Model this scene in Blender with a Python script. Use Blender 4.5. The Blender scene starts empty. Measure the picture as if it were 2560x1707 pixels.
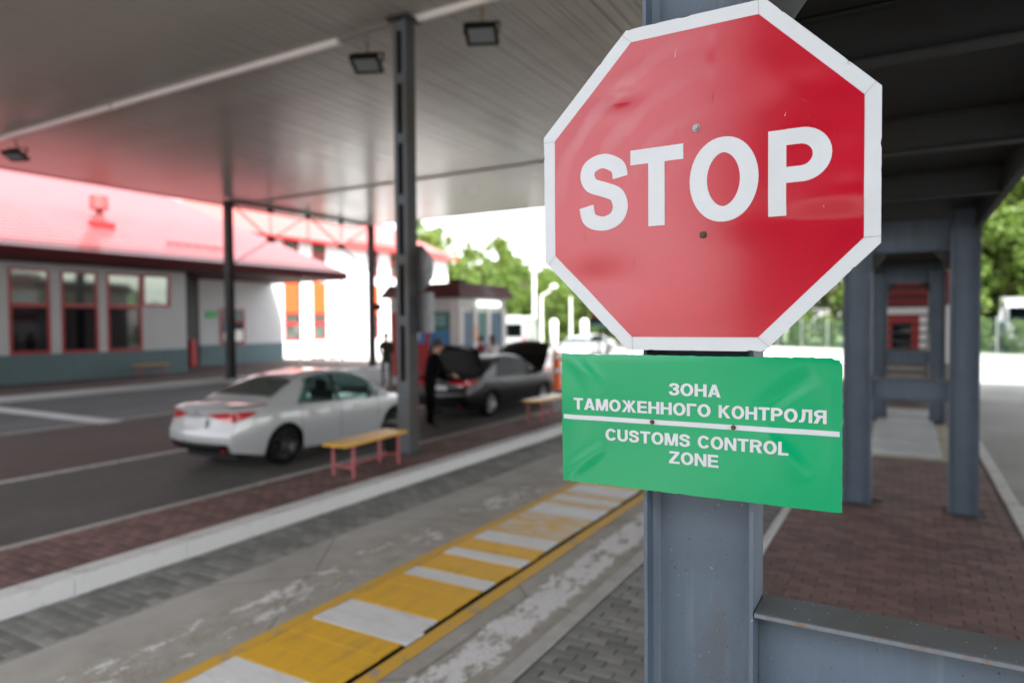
import bpy, bmesh, math, random
from mathutils import Vector, Matrix
R = math.radians
rnd = random.Random(7)
S = bpy.context.scene
C = S.collection

# ------------------------------------------------------------------ camera
CAM_H = 2.2
YAW, PITCH, ROLL = R(30.0), R(1.55), R(-0.45)
fw = Vector((-math.sin(YAW) * math.cos(PITCH), math.cos(YAW) * math.cos(PITCH), -math.sin(PITCH)))
r0 = Vector((math.cos(YAW), math.sin(YAW), 0)); u0 = r0.cross(fw)
rt = r0 * math.cos(ROLL) + u0 * math.sin(ROLL); up = u0 * math.cos(ROLL) - r0 * math.sin(ROLL)
cam = bpy.data.cameras.new("camera"); cam_o = bpy.data.objects.new("camera", cam); C.objects.link(cam_o)
M3 = Matrix((rt, up, -fw)).transposed()
cam_o.matrix_world = Matrix.Translation((0, 0, CAM_H)) @ M3.to_4x4()
cam.lens = 24; cam.sensor_width = 36; cam.clip_end = 2000; cam.clip_start = 0.05
cam.dof.use_dof = True; cam.dof.focus_distance = 1.80; cam.dof.aperture_fstop = 1.4; cam.dof.aperture_blades = 0
S.camera = cam_o
FPX = 24 / 36 * 2560

def proj(p):
    v = Vector(p) - Vector((0, 0, CAM_H)); w = v.dot(fw)
    if w < 0.05: return None
    return 1280 + FPX * v.dot(rt) / w, 853.5 - FPX * v.dot(up) / w

def ray(u, t, z=0.0):
    """ground point under photo column u at depth t"""
    k = fw + rt * ((u - 1280) / FPX) - up * ((830 - 853.5) / FPX)
    return Vector((k.x * t, k.y * t, z))

# ------------------------------------------------------------------ world, sun
SUN_EL, SUN_AZ = R(52), R(118)          # azimuth measured from +Y towards +X
w = bpy.data.worlds.new("World"); S.world = w; w.use_nodes = True
nt = w.node_tree; nt.nodes.clear()
sky = nt.nodes.new("ShaderNodeTexSky"); sky.sky_type = 'NISHITA'; sky.sun_disc = False
sky.sun_elevation = SUN_EL; sky.sun_rotation = SUN_AZ
sky.air_density = 1.0; sky.dust_density = 1.0; sky.ozone_density = 1.0; sky.altitude = 0
hs = nt.nodes.new("ShaderNodeHueSaturation"); hs.inputs["Saturation"].default_value = 0.15
bg = nt.nodes.new("ShaderNodeBackground"); bg.inputs["Strength"].default_value = 0.15
wo = nt.nodes.new("ShaderNodeOutputWorld")
nt.links.new(sky.outputs[0], hs.inputs["Color"]); nt.links.new(hs.outputs[0], bg.inputs["Color"]); nt.links.new(bg.outputs[0], wo.inputs["Surface"])
sl = bpy.data.lights.new("sun", 'SUN'); sl.energy = 4.0; sl.angle = R(8); sl.color = (1.0, 0.96, 0.9)
so = bpy.data.objects.new("sun", sl); C.objects.link(so)
so.rotation_euler = (R(90) - SUN_EL, 0, math.pi - SUN_AZ); so.location = (20, -20, 40)
S.view_settings.view_transform = 'Standard'; S.view_settings.look = 'None'
S.view_settings.exposure = 2.3; S.view_settings.gamma = 1.0; S.view_settings.use_curve_mapping = False
S.render.engine = 'CYCLES'
S.cycles.use_denoising = True; S.cycles.max_bounces = 8; S.cycles.diffuse_bounces = 5; S.cycles.glossy_bounces = 4
S.cycles.sample_clamp_indirect = 8; S.cycles.caustics_reflective = False; S.cycles.caustics_refractive = False

# ------------------------------------------------------------------ materials
MATS = {}
def mat(name, col, rough=0.6, metal=0.0, var=0.0, vscale=3.0, bump=0.0, bscale=60.0, coat=0.0, spec=0.5, col2=None, rvar=0.0, emit=None, estr=0.0, obj_rand=0.0, vdetail=6.0, vstretch=None, thr=None, transl=0.0):
    m = bpy.data.materials.new(name); m.use_nodes = True
    n, l = m.node_tree.nodes, m.node_tree.links
    b = n["Principled BSDF"]
    b.inputs["Roughness"].default_value = rough; b.inputs["Metallic"].default_value = metal
    b.inputs["Coat Weight"].default_value = coat; b.inputs["Coat Roughness"].default_value = 0.05
    b.inputs["Specular IOR Level"].default_value = spec
    tc = n.new("ShaderNodeTexCoord"); src = tc.outputs["Object"]
    if vstretch:
        mp = n.new("ShaderNodeMapping"); mp.inputs["Scale"].default_value = vstretch; l.new(src, mp.inputs[0]); vsrc = mp.outputs[0]
    else: vsrc = src
    c = (*col, 1)
    b.inputs["Base Color"].default_value = c
    out = None
    if var > 0 or col2:
        no = n.new("ShaderNodeTexNoise"); no.inputs["Scale"].default_value = vscale; no.inputs["Detail"].default_value = vdetail; no.inputs["Roughness"].default_value = 0.62
        l.new(vsrc, no.inputs["Vector"])
        ra = n.new("ShaderNodeValToRGB")
        lo, hi = thr if thr else (0.3, 0.7)
        ra.color_ramp.elements[0].position = lo; ra.color_ramp.elements[1].position = hi
        a = col2 if col2 else tuple(x * (1 - var) for x in col)
        bcol = col if col2 else tuple(min(1, x * (1 + var * 0.6)) for x in col)
        ra.color_ramp.elements[0].color = (*a, 1); ra.color_ramp.elements[1].color = (*bcol, 1)
        l.new(no.outputs["Fac"], ra.inputs["Fac"]); out = ra.outputs["Color"]
        if rvar:
            mr = n.new("ShaderNodeMapRange"); mr.inputs["To Min"].default_value = max(0.02, rough - rvar); mr.inputs["To Max"].default_value = min(1, rough + rvar)
            l.new(no.outputs["Fac"], mr.inputs["Value"]); l.new(mr.outputs["Result"], b.inputs["Roughness"])
    if obj_rand > 0:
        oi = n.new("ShaderNodeObjectInfo"); at = n.new("ShaderNodeAttribute"); at.attribute_name = "rnd"
        ad = n.new("ShaderNodeMath"); ad.operation = 'ADD'; l.new(oi.outputs["Random"], ad.inputs[0]); l.new(at.outputs["Fac"], ad.inputs[1])
        fr = n.new("ShaderNodeMath"); fr.operation = 'FRACT'; l.new(ad.outputs[0], fr.inputs[0])
        mr2 = n.new("ShaderNodeMapRange"); mr2.inputs["To Min"].default_value = 1 - obj_rand; mr2.inputs["To Max"].default_value = 1 + obj_rand
        l.new(fr.outputs[0], mr2.inputs["Value"])
        mx = n.new("ShaderNodeMix"); mx.data_type = 'RGBA'; mx.blend_type = 'MULTIPLY'; mx.inputs["Factor"].default_value = 1
        if out: l.new(out, mx.inputs["A"])
        else: mx.inputs["A"].default_value = c
        l.new(mr2.outputs["Result"], mx.inputs["B"]); out = mx.outputs["Result"]
    if out: l.new(out, b.inputs["Base Color"])
    if bump > 0:
        nb = n.new("ShaderNodeTexNoise"); nb.inputs["Scale"].default_value = bscale; nb.inputs["Detail"].default_value = 5
        l.new(src, nb.inputs["Vector"])
        bp = n.new("ShaderNodeBump"); bp.inputs["Strength"].default_value = bump; bp.inputs["Distance"].default_value = 0.01
        l.new(nb.outputs["Fac"], bp.inputs["Height"]); l.new(bp.outputs["Normal"], b.inputs["Normal"])
    if emit:
        b.inputs["Emission Color"].default_value = (*emit, 1); b.inputs["Emission Strength"].default_value = estr
    if transl > 0:
        tr = n.new("ShaderNodeBsdfTranslucent")
        if out: l.new(out, tr.inputs["Color"])
        else: tr.inputs["Color"].default_value = c
        ms = n.new("ShaderNodeMixShader"); ms.inputs[0].default_value = transl
        l.new(b.outputs[0], ms.inputs[1]); l.new(tr.outputs[0], ms.inputs[2]); l.new(ms.outputs[0], n["Material Output"].inputs["Surface"])
    MATS[name] = m
    return m

def nodes(m): return m.node_tree.nodes, m.node_tree.links

STEEL = mat("steel_paint", (0.074, 0.102, 0.142), 0.55, var=0.22, vscale=2.2, bump=0.08, bscale=120, rvar=0.08)
def aged_steel(m):
    n, l = nodes(m); b = n["Principled BSDF"]; base = b.inputs["Base Color"].links[0].from_socket
    tc = n.new("ShaderNodeTexCoord")
    def noise(sc, st, det=4):
        mp = n.new("ShaderNodeMapping"); mp.inputs["Scale"].default_value = st; l.new(tc.outputs["Object"], mp.inputs[0])
        no = n.new("ShaderNodeTexNoise"); no.inputs["Scale"].default_value = sc; no.inputs["Detail"].default_value = det; l.new(mp.outputs[0], no.inputs[0]); return no.outputs["Fac"]
    def layer(under, fac, lo, hi, col, amt):
        mr = n.new("ShaderNodeMapRange"); mr.inputs["From Min"].default_value = lo; mr.inputs["From Max"].default_value = hi; mr.inputs["To Max"].default_value = amt; l.new(fac, mr.inputs["Value"])
        mx = n.new("ShaderNodeMix"); mx.data_type = 'RGBA'; l.new(mr.outputs[0], mx.inputs["Factor"]); l.new(under, mx.inputs["A"]); mx.inputs["B"].default_value = (*col, 1); return mx.outputs["Result"]
    c = layer(base, noise(30, (1, 1, .06)), .56, .72, (0.12, 0.15, 0.19), .5)          # dried runs
    c = layer(c, noise(7, (1, 1, .25), 8), .60, .75, (0.07, 0.075, 0.08), .6)           # grime
    c = layer(c, noise(95, (1, 1, 1), 2), .715, .735, (0.028, 0.022, 0.02), .9)         # dark nicks
    c = layer(c, noise(46, (1, 1, .7), 3), .735, .75, (0.13, 0.055, 0.025), .9)         # rust nicks
    c = layer(c, noise(120, (1, 1, .5), 2), .745, .76, (0.26, 0.29, 0.33), .7)          # bright scuffs
    l.new(c, b.inputs["Base Color"])
aged_steel(STEEL)
STEEL_D = mat("steel_paint_dusty", (0.085, 0.10, 0.115), 0.7, var=0.3, vscale=4, bump=0.1, bscale=90, col2=(0.06, 0.055, 0.045))
LATT_F = mat("column_paint_lit_front", (0.085, 0.10, 0.12), 0.6, col2=(0.06, 0.05, 0.04), vscale=1.1, thr=(0.32, 0.52), bump=0.08)  # lighter copy of the column paint for its better-lit front
LATT = mat("column_paint_aged_shaded", (0.034, 0.038, 0.043), 0.65, col2=(0.034, 0.024, 0.018), vscale=1.1, thr=(0.34, 0.56), bump=0.08)  # brown-flecked aged paint, darkened to carry the shade on the column's sides
RUST = mat("rusty_edge", (0.12, 0.14, 0.165), 0.75, col2=(0.16, 0.075, 0.03), vscale=14, thr=(0.38, 0.5), bump=0.1)
STEEL_G = mat("steel_shaded_underside", (0.020, 0.023, 0.026), 0.7, col2=(0.024, 0.016, 0.010), vscale=5, thr=(0.35, 0.5))  # rust-flecked steel with the shade under the deck put into its colour
SIGN_WHITE = mat("sign_white", (0.47, 0.50, 0.54), 0.38, var=0.05, vscale=6, spec=0.5)
SIGN_RED = mat("sign_red", (0.36, 0.004, 0.018), 0.17, var=0.10, vscale=3, spec=0.62, bump=0.03, bscale=300, rvar=0.08, coat=0.0)
def smear(m):
    n, l = nodes(m); b = n["Principled BSDF"]; base = b.inputs["Base Color"].links[0].from_socket
    tc = n.new("ShaderNodeTexCoord"); mp = n.new("ShaderNodeMapping"); mp.inputs["Location"].default_value = (0.38, 0, -2.42); l.new(tc.outputs["Object"], mp.inputs[0])
    wv = n.new("ShaderNodeTexWave"); wv.wave_type = 'RINGS'; wv.rings_direction = 'Y'; wv.inputs["Scale"].default_value = 3.2; wv.inputs["Distortion"].default_value = 2.2; wv.inputs["Detail"].default_value = 4; wv.inputs["Detail Scale"].default_value = 2.5; l.new(mp.outputs[0], wv.inputs["Vector"])
    no = n.new("ShaderNodeTexNoise"); no.inputs["Scale"].default_value = 4; l.new(tc.outputs["Object"], no.inputs["Vector"])
    sp = n.new("ShaderNodeSeparateXYZ"); l.new(tc.outputs["Object"], sp.inputs[0])
    mx_ = n.new("ShaderNodeMapRange"); mx_.inputs["From Min"].default_value = -.40; mx_.inputs["From Max"].default_value = -.75; l.new(sp.outputs["X"], mx_.inputs["Value"])
    def mul(a, c):
        q = n.new("ShaderNodeMath"); q.operation = 'MULTIPLY'
        for i, v in enumerate((a, c)):
            if isinstance(v, float): q.inputs[i].default_value = v
            else: l.new(v, q.inputs[i])
        return q.outputs[0]
    ra = n.new("ShaderNodeMapRange"); ra.inputs["From Min"].default_value = .5; ra.inputs["From Max"].default_value = .95; l.new(wv.outputs["Fac"], ra.inputs["Value"])
    mz_ = n.new("ShaderNodeMapRange"); mz_.inputs["From Min"].default_value = 2.50; mz_.inputs["From Max"].default_value = 2.72; l.new(sp.outputs["Z"], mz_.inputs["Value"])
    f = mul(mul(ra.outputs[0], mx_.outputs[0]), mul(mul(no.outputs["Fac"], 0.42), mz_.outputs[0]))
    mx = n.new("ShaderNodeMix"); mx.data_type = 'RGBA'; l.new(f, mx.inputs["Factor"]); l.new(base, mx.inputs["A"]); mx.inputs["B"].default_value = (0.42, 0.20, 0.23, 1); l.new(mx.outputs["Result"], b.inputs["Base Color"])
smear(SIGN_RED)
SIGN_GREEN = mat("sign_green", (0.0, 0.265, 0.105), 0.13, var=0.08, vscale=2, spec=0.34, bump=0.04, bscale=420, rvar=0.05)
SIGN_BACK = mat("sign_back", (0.30, 0.31, 0.33), 0.5, metal=0.5, var=0.15)
SIGN_EDGE = mat("sign_edge", (0.12, 0.12, 0.13), 0.6, var=0.3, vscale=20)
BOLT = mat("bolt", (0.25, 0.24, 0.23), 0.4, metal=0.9)
BOLT_R = mat("bolt_rusty", (0.08, 0.05, 0.035), 0.7, metal=0.4)
SCRATCH = mat("scratch_dark", (0.25, 0.01, 0.02), 0.6)
SCRATCH_W = mat("scratch_white", (0.7, 0.5, 0.5), 0.6)
CEIL = mat("ceiling_strip", (0.43, 0.415, 0.38), 0.24, var=0.10, vscale=0.35, spec=0.6, rvar=0.08, vdetail=3)
CEIL_BACK = mat("ceiling_backing", (0.20, 0.19, 0.17), 0.8)
CEIL_RUST = mat("ceiling_trim", (0.42, 0.40, 0.37), 0.5, col2=(0.30, 0.22, 0.15), vscale=2, thr=(0.3, 0.45))
TUBE = mat("trunking_white", (0.80, 0.78, 0.78), 0.35)
BLACKM = mat("black_housing", (0.003, 0.003, 0.004), 0.5, spec=0.3)
LAMPGLASS = mat("lamp_glass", (0.22, 0.24, 0.26), 0.12, spec=0.8)
PIPE_D = mat("conduit", (0.16, 0.15, 0.14), 0.6)
CONC = mat("concrete", (0.25, 0.238, 0.22), 0.85, var=0.22, vscale=1.6, bump=0.25, bscale=40)
CONC_L = mat("concrete_light", (0.36, 0.35, 0.335), 0.85, var=0.15, vscale=1.2, bump=0.2, bscale=40)
KERB_W = mat("kerb_white_paint", (0.50, 0.50, 0.505), 0.7, col2=(0.33, 0.325, 0.31), vscale=3.5, thr=(0.30, 0.46), bump=0.25, bscale=30)
KERB_G = mat("kerb_grey", (0.33, 0.325, 0.31), 0.8, var=0.2, vscale=4, bump=0.25, bscale=40)
LINE = mat("road_line", (0.50, 0.50, 0.50), 0.75, col2=(0.20, 0.195, 0.19), vscale=9, thr=(0.30, 0.52), bump=0.2)
PAV_RED = mat("paver_red", (0.128, 0.070, 0.063), 0.72, var=0.45, vscale=1.6, obj_rand=0.36, bump=0.25, bscale=70)
PAV_GREY = mat("paver_grey", (0.18, 0.18, 0.168), 0.75, var=0.4, vscale=1.6, obj_rand=0.28, bump=0.3, bscale=70)
JOINT = mat("joint_sand", (0.075, 0.072, 0.066), 0.95, var=0.3, vscale=8, bump=0.3)
YEL = mat("plank_yellow", (0.60, 0.335, 0.015), 0.6, col2=(0.40, 0.24, 0.04), vscale=2.2, thr=(0.22, 0.50), bump=0.25, bscale=50, vstretch=(5, 1, 1))
YELP = mat("plank_yellow_worn", (0.55, 0.34, 0.08), 0.65, col2=(0.50, 0.47, 0.43), vscale=2.2, thr=(0.36, 0.60), bump=0.25, bscale=50, vstretch=(2, 5, 1))
WHP = mat("plank_white", (0.56, 0.57, 0.58), 0.6, col2=(0.44, 0.42, 0.38), vscale=2.6, thr=(0.25, 0.5), bump=0.25, bscale=50, vstretch=(1, 5, 1))
DARKGAP = mat("dark_gap", (0.006, 0.005, 0.004), 0.95, spec=0.1)
WALL_T = mat("wall_white_far", (0.66, 0.66, 0.67), 0.8, var=0.06, vscale=0.8, bump=0.1, bscale=50)
WALL_W = mat("wall_white", (0.46, 0.46, 0.475), 0.8, var=0.06, vscale=0.8, bump=0.1, bscale=50)
WALL_B = mat("wall_plinth", (0.10, 0.150, 0.165), 0.8, var=0.12, vscale=0.9, bump=0.1, bscale=50)
FRAME_R = mat("window_frame_red", (0.30, 0.006, 0.009), 0.4)
GLASS = mat("window_glass", (0.20, 0.23, 0.205), 0.06, metal=0.75)
GLASS2 = mat("window_glass_dark", (0.004, 0.005, 0.007), 0.05, spec=0.5)
MAROON = mat("soffit_maroon", (0.050, 0.007, 0.009), 0.6, spec=0.12)
MAROON2 = mat("booth_roof_maroon", (0.105, 0.028, 0.030), 0.38, var=0.1)
ORANGE = mat("panel_orange", (0.46, 0.062, 0.005), 0.6, var=0.05)
DOOR_D = mat("door_dark", (0.006, 0.005, 0.005), 0.5)
RED_D = mat("red_box", (0.35, 0.012, 0.015), 0.5)
BENCH_Y = mat("bench_yellow", (0.62, 0.34, 0.03), 0.35, var=0.15, vscale=5)
BENCH_P = mat("bench_pink_steel", (0.33, 0.075, 0.085), 0.5, var=0.1)
CAR_W = mat("car_white", (0.37, 0.38, 0.395), 0.28, coat=1.0)
CAR_D = mat("car_dark_grey", (0.003, 0.003, 0.0035), 0.3, spec=0.25, coat=0.2)
CAR_S = mat("car_silver", (0.42, 0.43, 0.45), 0.3, metal=0.5, coat=1.0)
CARGLASS = mat("car_glass", (0.001, 0.002, 0.002), 0.03, spec=0.15)
def thin_glass(name, tint, gloss):
    m = bpy.data.materials.new(name); m.use_nodes = True; n, l = nodes(m); n.remove(n["Principled BSDF"])
    tr = n.new("ShaderNodeBsdfTransparent"); tr.inputs[0].default_value = (*tint, 1); gl = n.new("ShaderNodeBsdfGlossy"); gl.inputs["Roughness"].default_value = 0.02
    fr = n.new("ShaderNodeFresnel"); fr.inputs[0].default_value = 1.5; ml = n.new("ShaderNodeMath"); ml.operation = 'MULTIPLY'; ml.inputs[1].default_value = gloss; l.new(fr.outputs[0], ml.inputs[0])
    ms = n.new("ShaderNodeMixShader"); l.new(ml.outputs[0], ms.inputs[0]); l.new(tr.outputs[0], ms.inputs[1]); l.new(gl.outputs[0], ms.inputs[2]); l.new(ms.outputs[0], n["Material Output"].inputs[0]); MATS[name] = m; return m
CARGLASS_T = thin_glass("car_glass_clear", (0.42, 0.58, 0.55), 0.42)
CARGLASS_K = thin_glass("car_glass_tinted", (0.05, 0.06, 0.06), 0.3)
RUBBER = mat("rubber", (0.004, 0.004, 0.004), 0.8, spec=0.2)
RIM = mat("rim", (0.12, 0.12, 0.13), 0.3, metal=0.8)
RIM_S = mat("rim_silver", (0.4, 0.4, 0.42), 0.3, metal=0.8)
TRIM = mat("black_trim", (0.002, 0.002, 0.002), 0.5, spec=0.25)
CHROME = mat("chrome", (0.75, 0.75, 0.78), 0.12, metal=1.0)
TAIL = mat("tail_lamp", (0.42, 0.005, 0.01), 0.08, spec=0.8, coat=1)
PLATE = mat("number_plate", (0.55, 0.56, 0.58), 0.4)
POSTER_T = mat("poster_teal", (0.004, 0.10, 0.098), 0.3)
POSTER_B = mat("poster_blue", (0.004, 0.085, 0.25), 0.3, col2=(0.006, 0.17, 0.40), vscale=1.2)
POSTER_DB = mat("poster_dark_blue", (0.004, 0.028, 0.09), 0.3, col2=(0.005, 0.07, 0.15), vscale=1.5)
LIT = mat("lit_lamp", (0.9, 0.95, 0.9), 0.5, emit=(0.86, 1.0, 0.9), estr=0.45)
BARK = mat("bark", (0.09, 0.07, 0.05), 0.9, var=0.3, vscale=4, bump=0.4)
LEAF = [mat("leaf_a", (0.17, 0.235, 0.045), 0.5, var=0.45, vscale=0.8, transl=0.5, spec=0.3),
        mat("leaf_b", (0.13, 0.205, 0.04), 0.5, var=0.45, vscale=0.8, transl=0.5, spec=0.3),
        mat("leaf_c", (0.19, 0.24, 0.065), 0.5, var=0.4, vscale=0.8, transl=0.4, spec=0.3)]
GRASS = mat("grass", (0.07, 0.12, 0.03), 0.9, var=0.4, vscale=2)
FENCE_G = mat("fence_green", (0.06, 0.13, 0.10), 0.5)
POLE_W = mat("pole_white", (0.62, 0.62, 0.61), 0.5, var=0.08)
SKIN = mat("skin", (0.42, 0.23, 0.16), 0.5)
OLIVE = mat("cloth_olive", (0.022, 0.021, 0.010), 0.9, var=0.2)
BLACKC = mat("cloth_black", (0.002, 0.002, 0.0022), 0.9, spec=0.1)
PALEC = mat("cloth_pale", (0.55, 0.48, 0.47), 0.85)
JEANS = mat("cloth_jeans", (0.05, 0.06, 0.10), 0.85)
HAIR = mat("hair_brown", (0.035, 0.018, 0.01), 0.6)
SHOE = mat("shoe", (0.012, 0.011, 0.01), 0.5)
ORANGE_P = mat("orange_plastic", (0.75, 0.12, 0.01), 0.4)
GREEN_SMALL = mat("green_plate", (0.02, 0.30, 0.07), 0.4)
GREEN_BOX = mat("dark_green_box", (0.012, 0.045, 0.04), 0.5)
WHITE_PL = mat("white_plastic", (0.72, 0.72, 0.71), 0.4)
BIN = mat("bin_black", (0.0025, 0.0025, 0.003), 0.5, spec=0.25)
METAL_PL = mat("pale_metal_plate", (0.46, 0.48, 0.49), 0.45, metal=0.3, var=0.15, vscale=3)
BEIGE = mat("beige_edge", (0.36, 0.31, 0.23), 0.8, var=0.2)
BRICKR = mat("siding_white", (0.6, 0.6, 0.61), 0.7)
KNOB = mat("flood_rust", (0.20, 0.13, 0.05), 0.6)

# red metal-tile roof: wave relief along the eave
def roof_mat(name, col, period=0.19, axis='Y'):
    m = mat(name, col, 0.30, var=0.10, vscale=1.0, spec=0.8, coat=0.5)
    n, l = nodes(m); b = n["Principled BSDF"]
    tc = n.new("ShaderNodeTexCoord"); wv = n.new("ShaderNodeTexWave"); wv.wave_type = 'BANDS'; wv.bands_direction = axis
    wv.inputs["Scale"].default_value = 1 / period / 3.18; l.new(tc.outputs["Object"], wv.inputs["Vector"])
    bp = n.new("ShaderNodeBump"); bp.inputs["Strength"].default_value = 0.6; bp.inputs["Distance"].default_value = 0.02
    l.new(wv.outputs["Fac"], bp.inputs["Height"]); l.new(bp.outputs["Normal"], b.inputs["Normal"])
    return m
ROOF = roof_mat("roof_red_tile", (0.25, 0.055, 0.06))
ROOF2 = roof_mat("roof_red_far", (0.42, 0.055, 0.04))

# block-paved lanes that are too far to pick the blocks apart
def lane_mat(name, c1, c2, mortar):
    m = mat(name, c1, 0.7)
    n, l = nodes(m); b = n["Principled BSDF"]
    tc = n.new("ShaderNodeTexCoord")
    br = n.new("ShaderNodeTexBrick"); br.inputs["Scale"].default_value = 1.0
    br.inputs["Brick Width"].default_value = 0.2; br.inputs["Row Height"].default_value = 0.1; br.inputs["Mortar Size"].default_value = 0.006
    br.inputs["Color1"].default_value = (*c1, 1); br.inputs["Color2"].default_value = (*c2, 1); br.inputs["Mortar"].default_value = (*mortar, 1)
    l.new(tc.outputs["Object"], br.inputs["Vector"])
    no = n.new("ShaderNodeTexNoise"); no.inputs["Scale"].default_value = 0.5; no.inputs["Detail"].default_value = 6; l.new(tc.outputs["Object"], no.inputs["Vector"])
    ra = n.new("ShaderNodeValToRGB"); ra.color_ramp.elements[0].position = 0.3; ra.color_ramp.elements[0].color = (0.62, 0.62, 0.62, 1); ra.color_ramp.elements[1].position = 0.7; ra.color_ramp.elements[1].color = (1.1, 1.1, 1.1, 1)
    l.new(no.outputs["Fac"], ra.inputs["Fac"])
    mx = n.new("ShaderNodeMix"); mx.data_type = 'RGBA'; mx.blend_type = 'MULTIPLY'; mx.inputs["Factor"].default_value = 1
    l.new(br.outputs["Color"], mx.inputs["A"]); l.new(ra.outputs["Color"], mx.inputs["B"]); l.new(mx.outputs["Result"], b.inputs["Base Color"])
    bp = n.new("ShaderNodeBump"); bp.inputs["Strength"].default_value = 0.4; bp.inputs["Distance"].default_value = 0.008; bp.invert = True
    l.new(br.outputs["Fac"], bp.inputs["Height"]); l.new(bp.outputs["Normal"], b.inputs["Normal"])
    return m
LANE_G = lane_mat("lane_grey_blocks", (0.088, 0.086, 0.080), (0.072, 0.071, 0.067), (0.045, 0.044, 0.042))
LANE_N = lane_mat("lane_bluegrey_blocks", (0.13, 0.13, 0.137), (0.11, 0.11, 0.116), (0.08, 0.08, 0.08))
LANE_R = lane_mat("lane_red_blocks", (0.095, 0.052, 0.048), (0.078, 0.046, 0.043), (0.055, 0.043, 0.04))
LANE_L = lane_mat("lane_light_blocks", (0.30, 0.30, 0.29), (0.27, 0.27, 0.26), (0.2, 0.2, 0.19))

# concrete slab with flaking white road paint in two bands along the pit
def slab_mat():
    m = mat("slab_worn_paint", (0.25, 0.24, 0.22), 0.85)
    n, l = nodes(m); b = n["Principled BSDF"]
    tc = n.new("ShaderNodeTexCoord"); sp = n.new("ShaderNodeSeparateXYZ"); l.new(tc.outputs["Object"], sp.inputs[0])
    def noise(sc, det=8, st=None, rough=0.65):
        no = n.new("ShaderNodeTexNoise"); no.inputs["Scale"].default_value = sc; no.inputs["Detail"].default_value = det; no.inputs["Roughness"].default_value = rough
        if st:
            mp = n.new("ShaderNodeMapping"); mp.inputs["Scale"].default_value = st; l.new(tc.outputs["Object"], mp.inputs[0]); l.new(mp.outputs[0], no.inputs[0])
        else: l.new(tc.outputs["Object"], no.inputs[0])
        return no.outputs["Fac"]
    def ramp(v, pts):
        ra = n.new("ShaderNodeValToRGB"); e = ra.color_ramp.elements
        e[0].position, e[0].color = pts[0][0], (*pts[0][1], 1); e[1].position, e[1].color = pts[-1][0], (*pts[-1][1], 1)
        for p, c in pts[1:-1]:
            x = e.new(p); x.color = (*c, 1)
        l.new(v, ra.inputs["Fac"]); return ra.outputs["Color"]
    def mth(op, a, b2):
        q = n.new("ShaderNodeMath"); q.operation = op
        for i, v in enumerate((a, b2)):
            if isinstance(v, (int, float)): q.inputs[i].default_value = v
            else: l.new(v, q.inputs[i])
        return q.outputs[0]
    g = lambda v: (v, v, v)
    base = ramp(noise(1.3), [(0.25, (0.21, 0.204, 0.188)), (0.5, (0.30, 0.29, 0.268)), (0.75, (0.37, 0.358, 0.335))])
    stain = ramp(noise(5, 6), [(0.35, (0.17, 0.148, 0.118)), (0.6, (0.31, 0.298, 0.272))])
    def band(lo, hi, soft):       # 1 inside lo..hi of x
        a = n.new("ShaderNodeMapRange"); a.inputs["From Min"].default_value = lo - soft; a.inputs["From Max"].default_value = lo + soft; l.new(sp.outputs["X"], a.inputs["Value"])
        c = n.new("ShaderNodeMapRange"); c.inputs["From Min"].default_value = hi - soft; c.inputs["From Max"].default_value = hi + soft; c.inputs["To Min"].default_value = 1; c.inputs["To Max"].default_value = 0; l.new(sp.outputs["X"], c.inputs["Value"])
        return mth('MULTIPLY', a.outputs[0], c.outputs[0])
    bl = band(-4.62, -4.02, 0.10); brr = band(-2.72, -2.20, 0.14)
    flake = noise(5.5, 10, (1.5, 0.75, 1), 0.78)
    big = noise(0.9, 3)
    pl = mth('ADD', mth('MULTIPLY', bl, 0.165), mth('MULTIPLY', mth('SUBTRACT', big, 0.5), 0.55))
    pr = mth('ADD', mth('MULTIPLY', brr, 0.275), mth('MULTIPLY', mth('SUBTRACT', big, 0.5), 0.25))
    both = mth('MAXIMUM', mth('ADD', mth('MULTIPLY', pl, bl), 0), mth('MULTIPLY', pr, brr))
    v = mth('ADD', flake, both)
    paint = ramp(v, [(0.715, g(0)), (0.75, g(1))])
    grain = ramp(noise(75, 3), [(0.55, g(0)), (0.63, g(1))]); grain2 = ramp(noise(48, 3), [(0.56, g(0)), (0.62, g(1))])
    st = mth('MAXIMUM', bl, brr)
    m1 = n.new("ShaderNodeMix"); m1.data_type = 'RGBA'; l.new(mth('MULTIPLY', st, 0.6), m1.inputs["Factor"]); l.new(base, m1.inputs["A"]); l.new(stain, m1.inputs["B"])
    def mixc(a_, fac, col, amt):
        q = n.new("ShaderNodeMix"); q.data_type = 'RGBA'; l.new(mth('MULTIPLY', mth('MULTIPLY', fac, st), amt), q.inputs["Factor"]); l.new(a_, q.inputs["A"]); q.inputs["B"].default_value = (*col, 1); return q.outputs["Result"]
    gA = mixc(m1.outputs["Result"], grain, (0.46, 0.44, 0.40), .55); gA = mixc(gA, grain2, (0.17, 0.12, 0.075), .55)
    crack = n.new("ShaderNodeTexVoronoi"); crack.feature = 'DISTANCE_TO_EDGE'; crack.inputs["Scale"].default_value = 0.55; l.new(tc.outputs["Object"], crack.inputs["Vector"])
    cr = ramp(crack.outputs["Distance"], [(0.0, g(1)), (0.006, g(0))])
    q3 = n.new("ShaderNodeMix"); q3.data_type = 'RGBA'; l.new(mth('MULTIPLY', cr, .75), q3.inputs["Factor"]); l.new(gA, q3.inputs["A"]); q3.inputs["B"].default_value = (0.06, 0.055, 0.05, 1); gA = q3.outputs["Result"]
    m2 = n.new("ShaderNodeMix"); m2.data_type = 'RGBA'; l.new(mth('MULTIPLY', paint, mth('SUBTRACT', 1.0, mth('MULTIPLY', grain2, .6))), m2.inputs["Factor"]); l.new(gA, m2.inputs["A"]); m2.inputs["B"].default_value = (0.55, 0.55, 0.56, 1)
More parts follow.
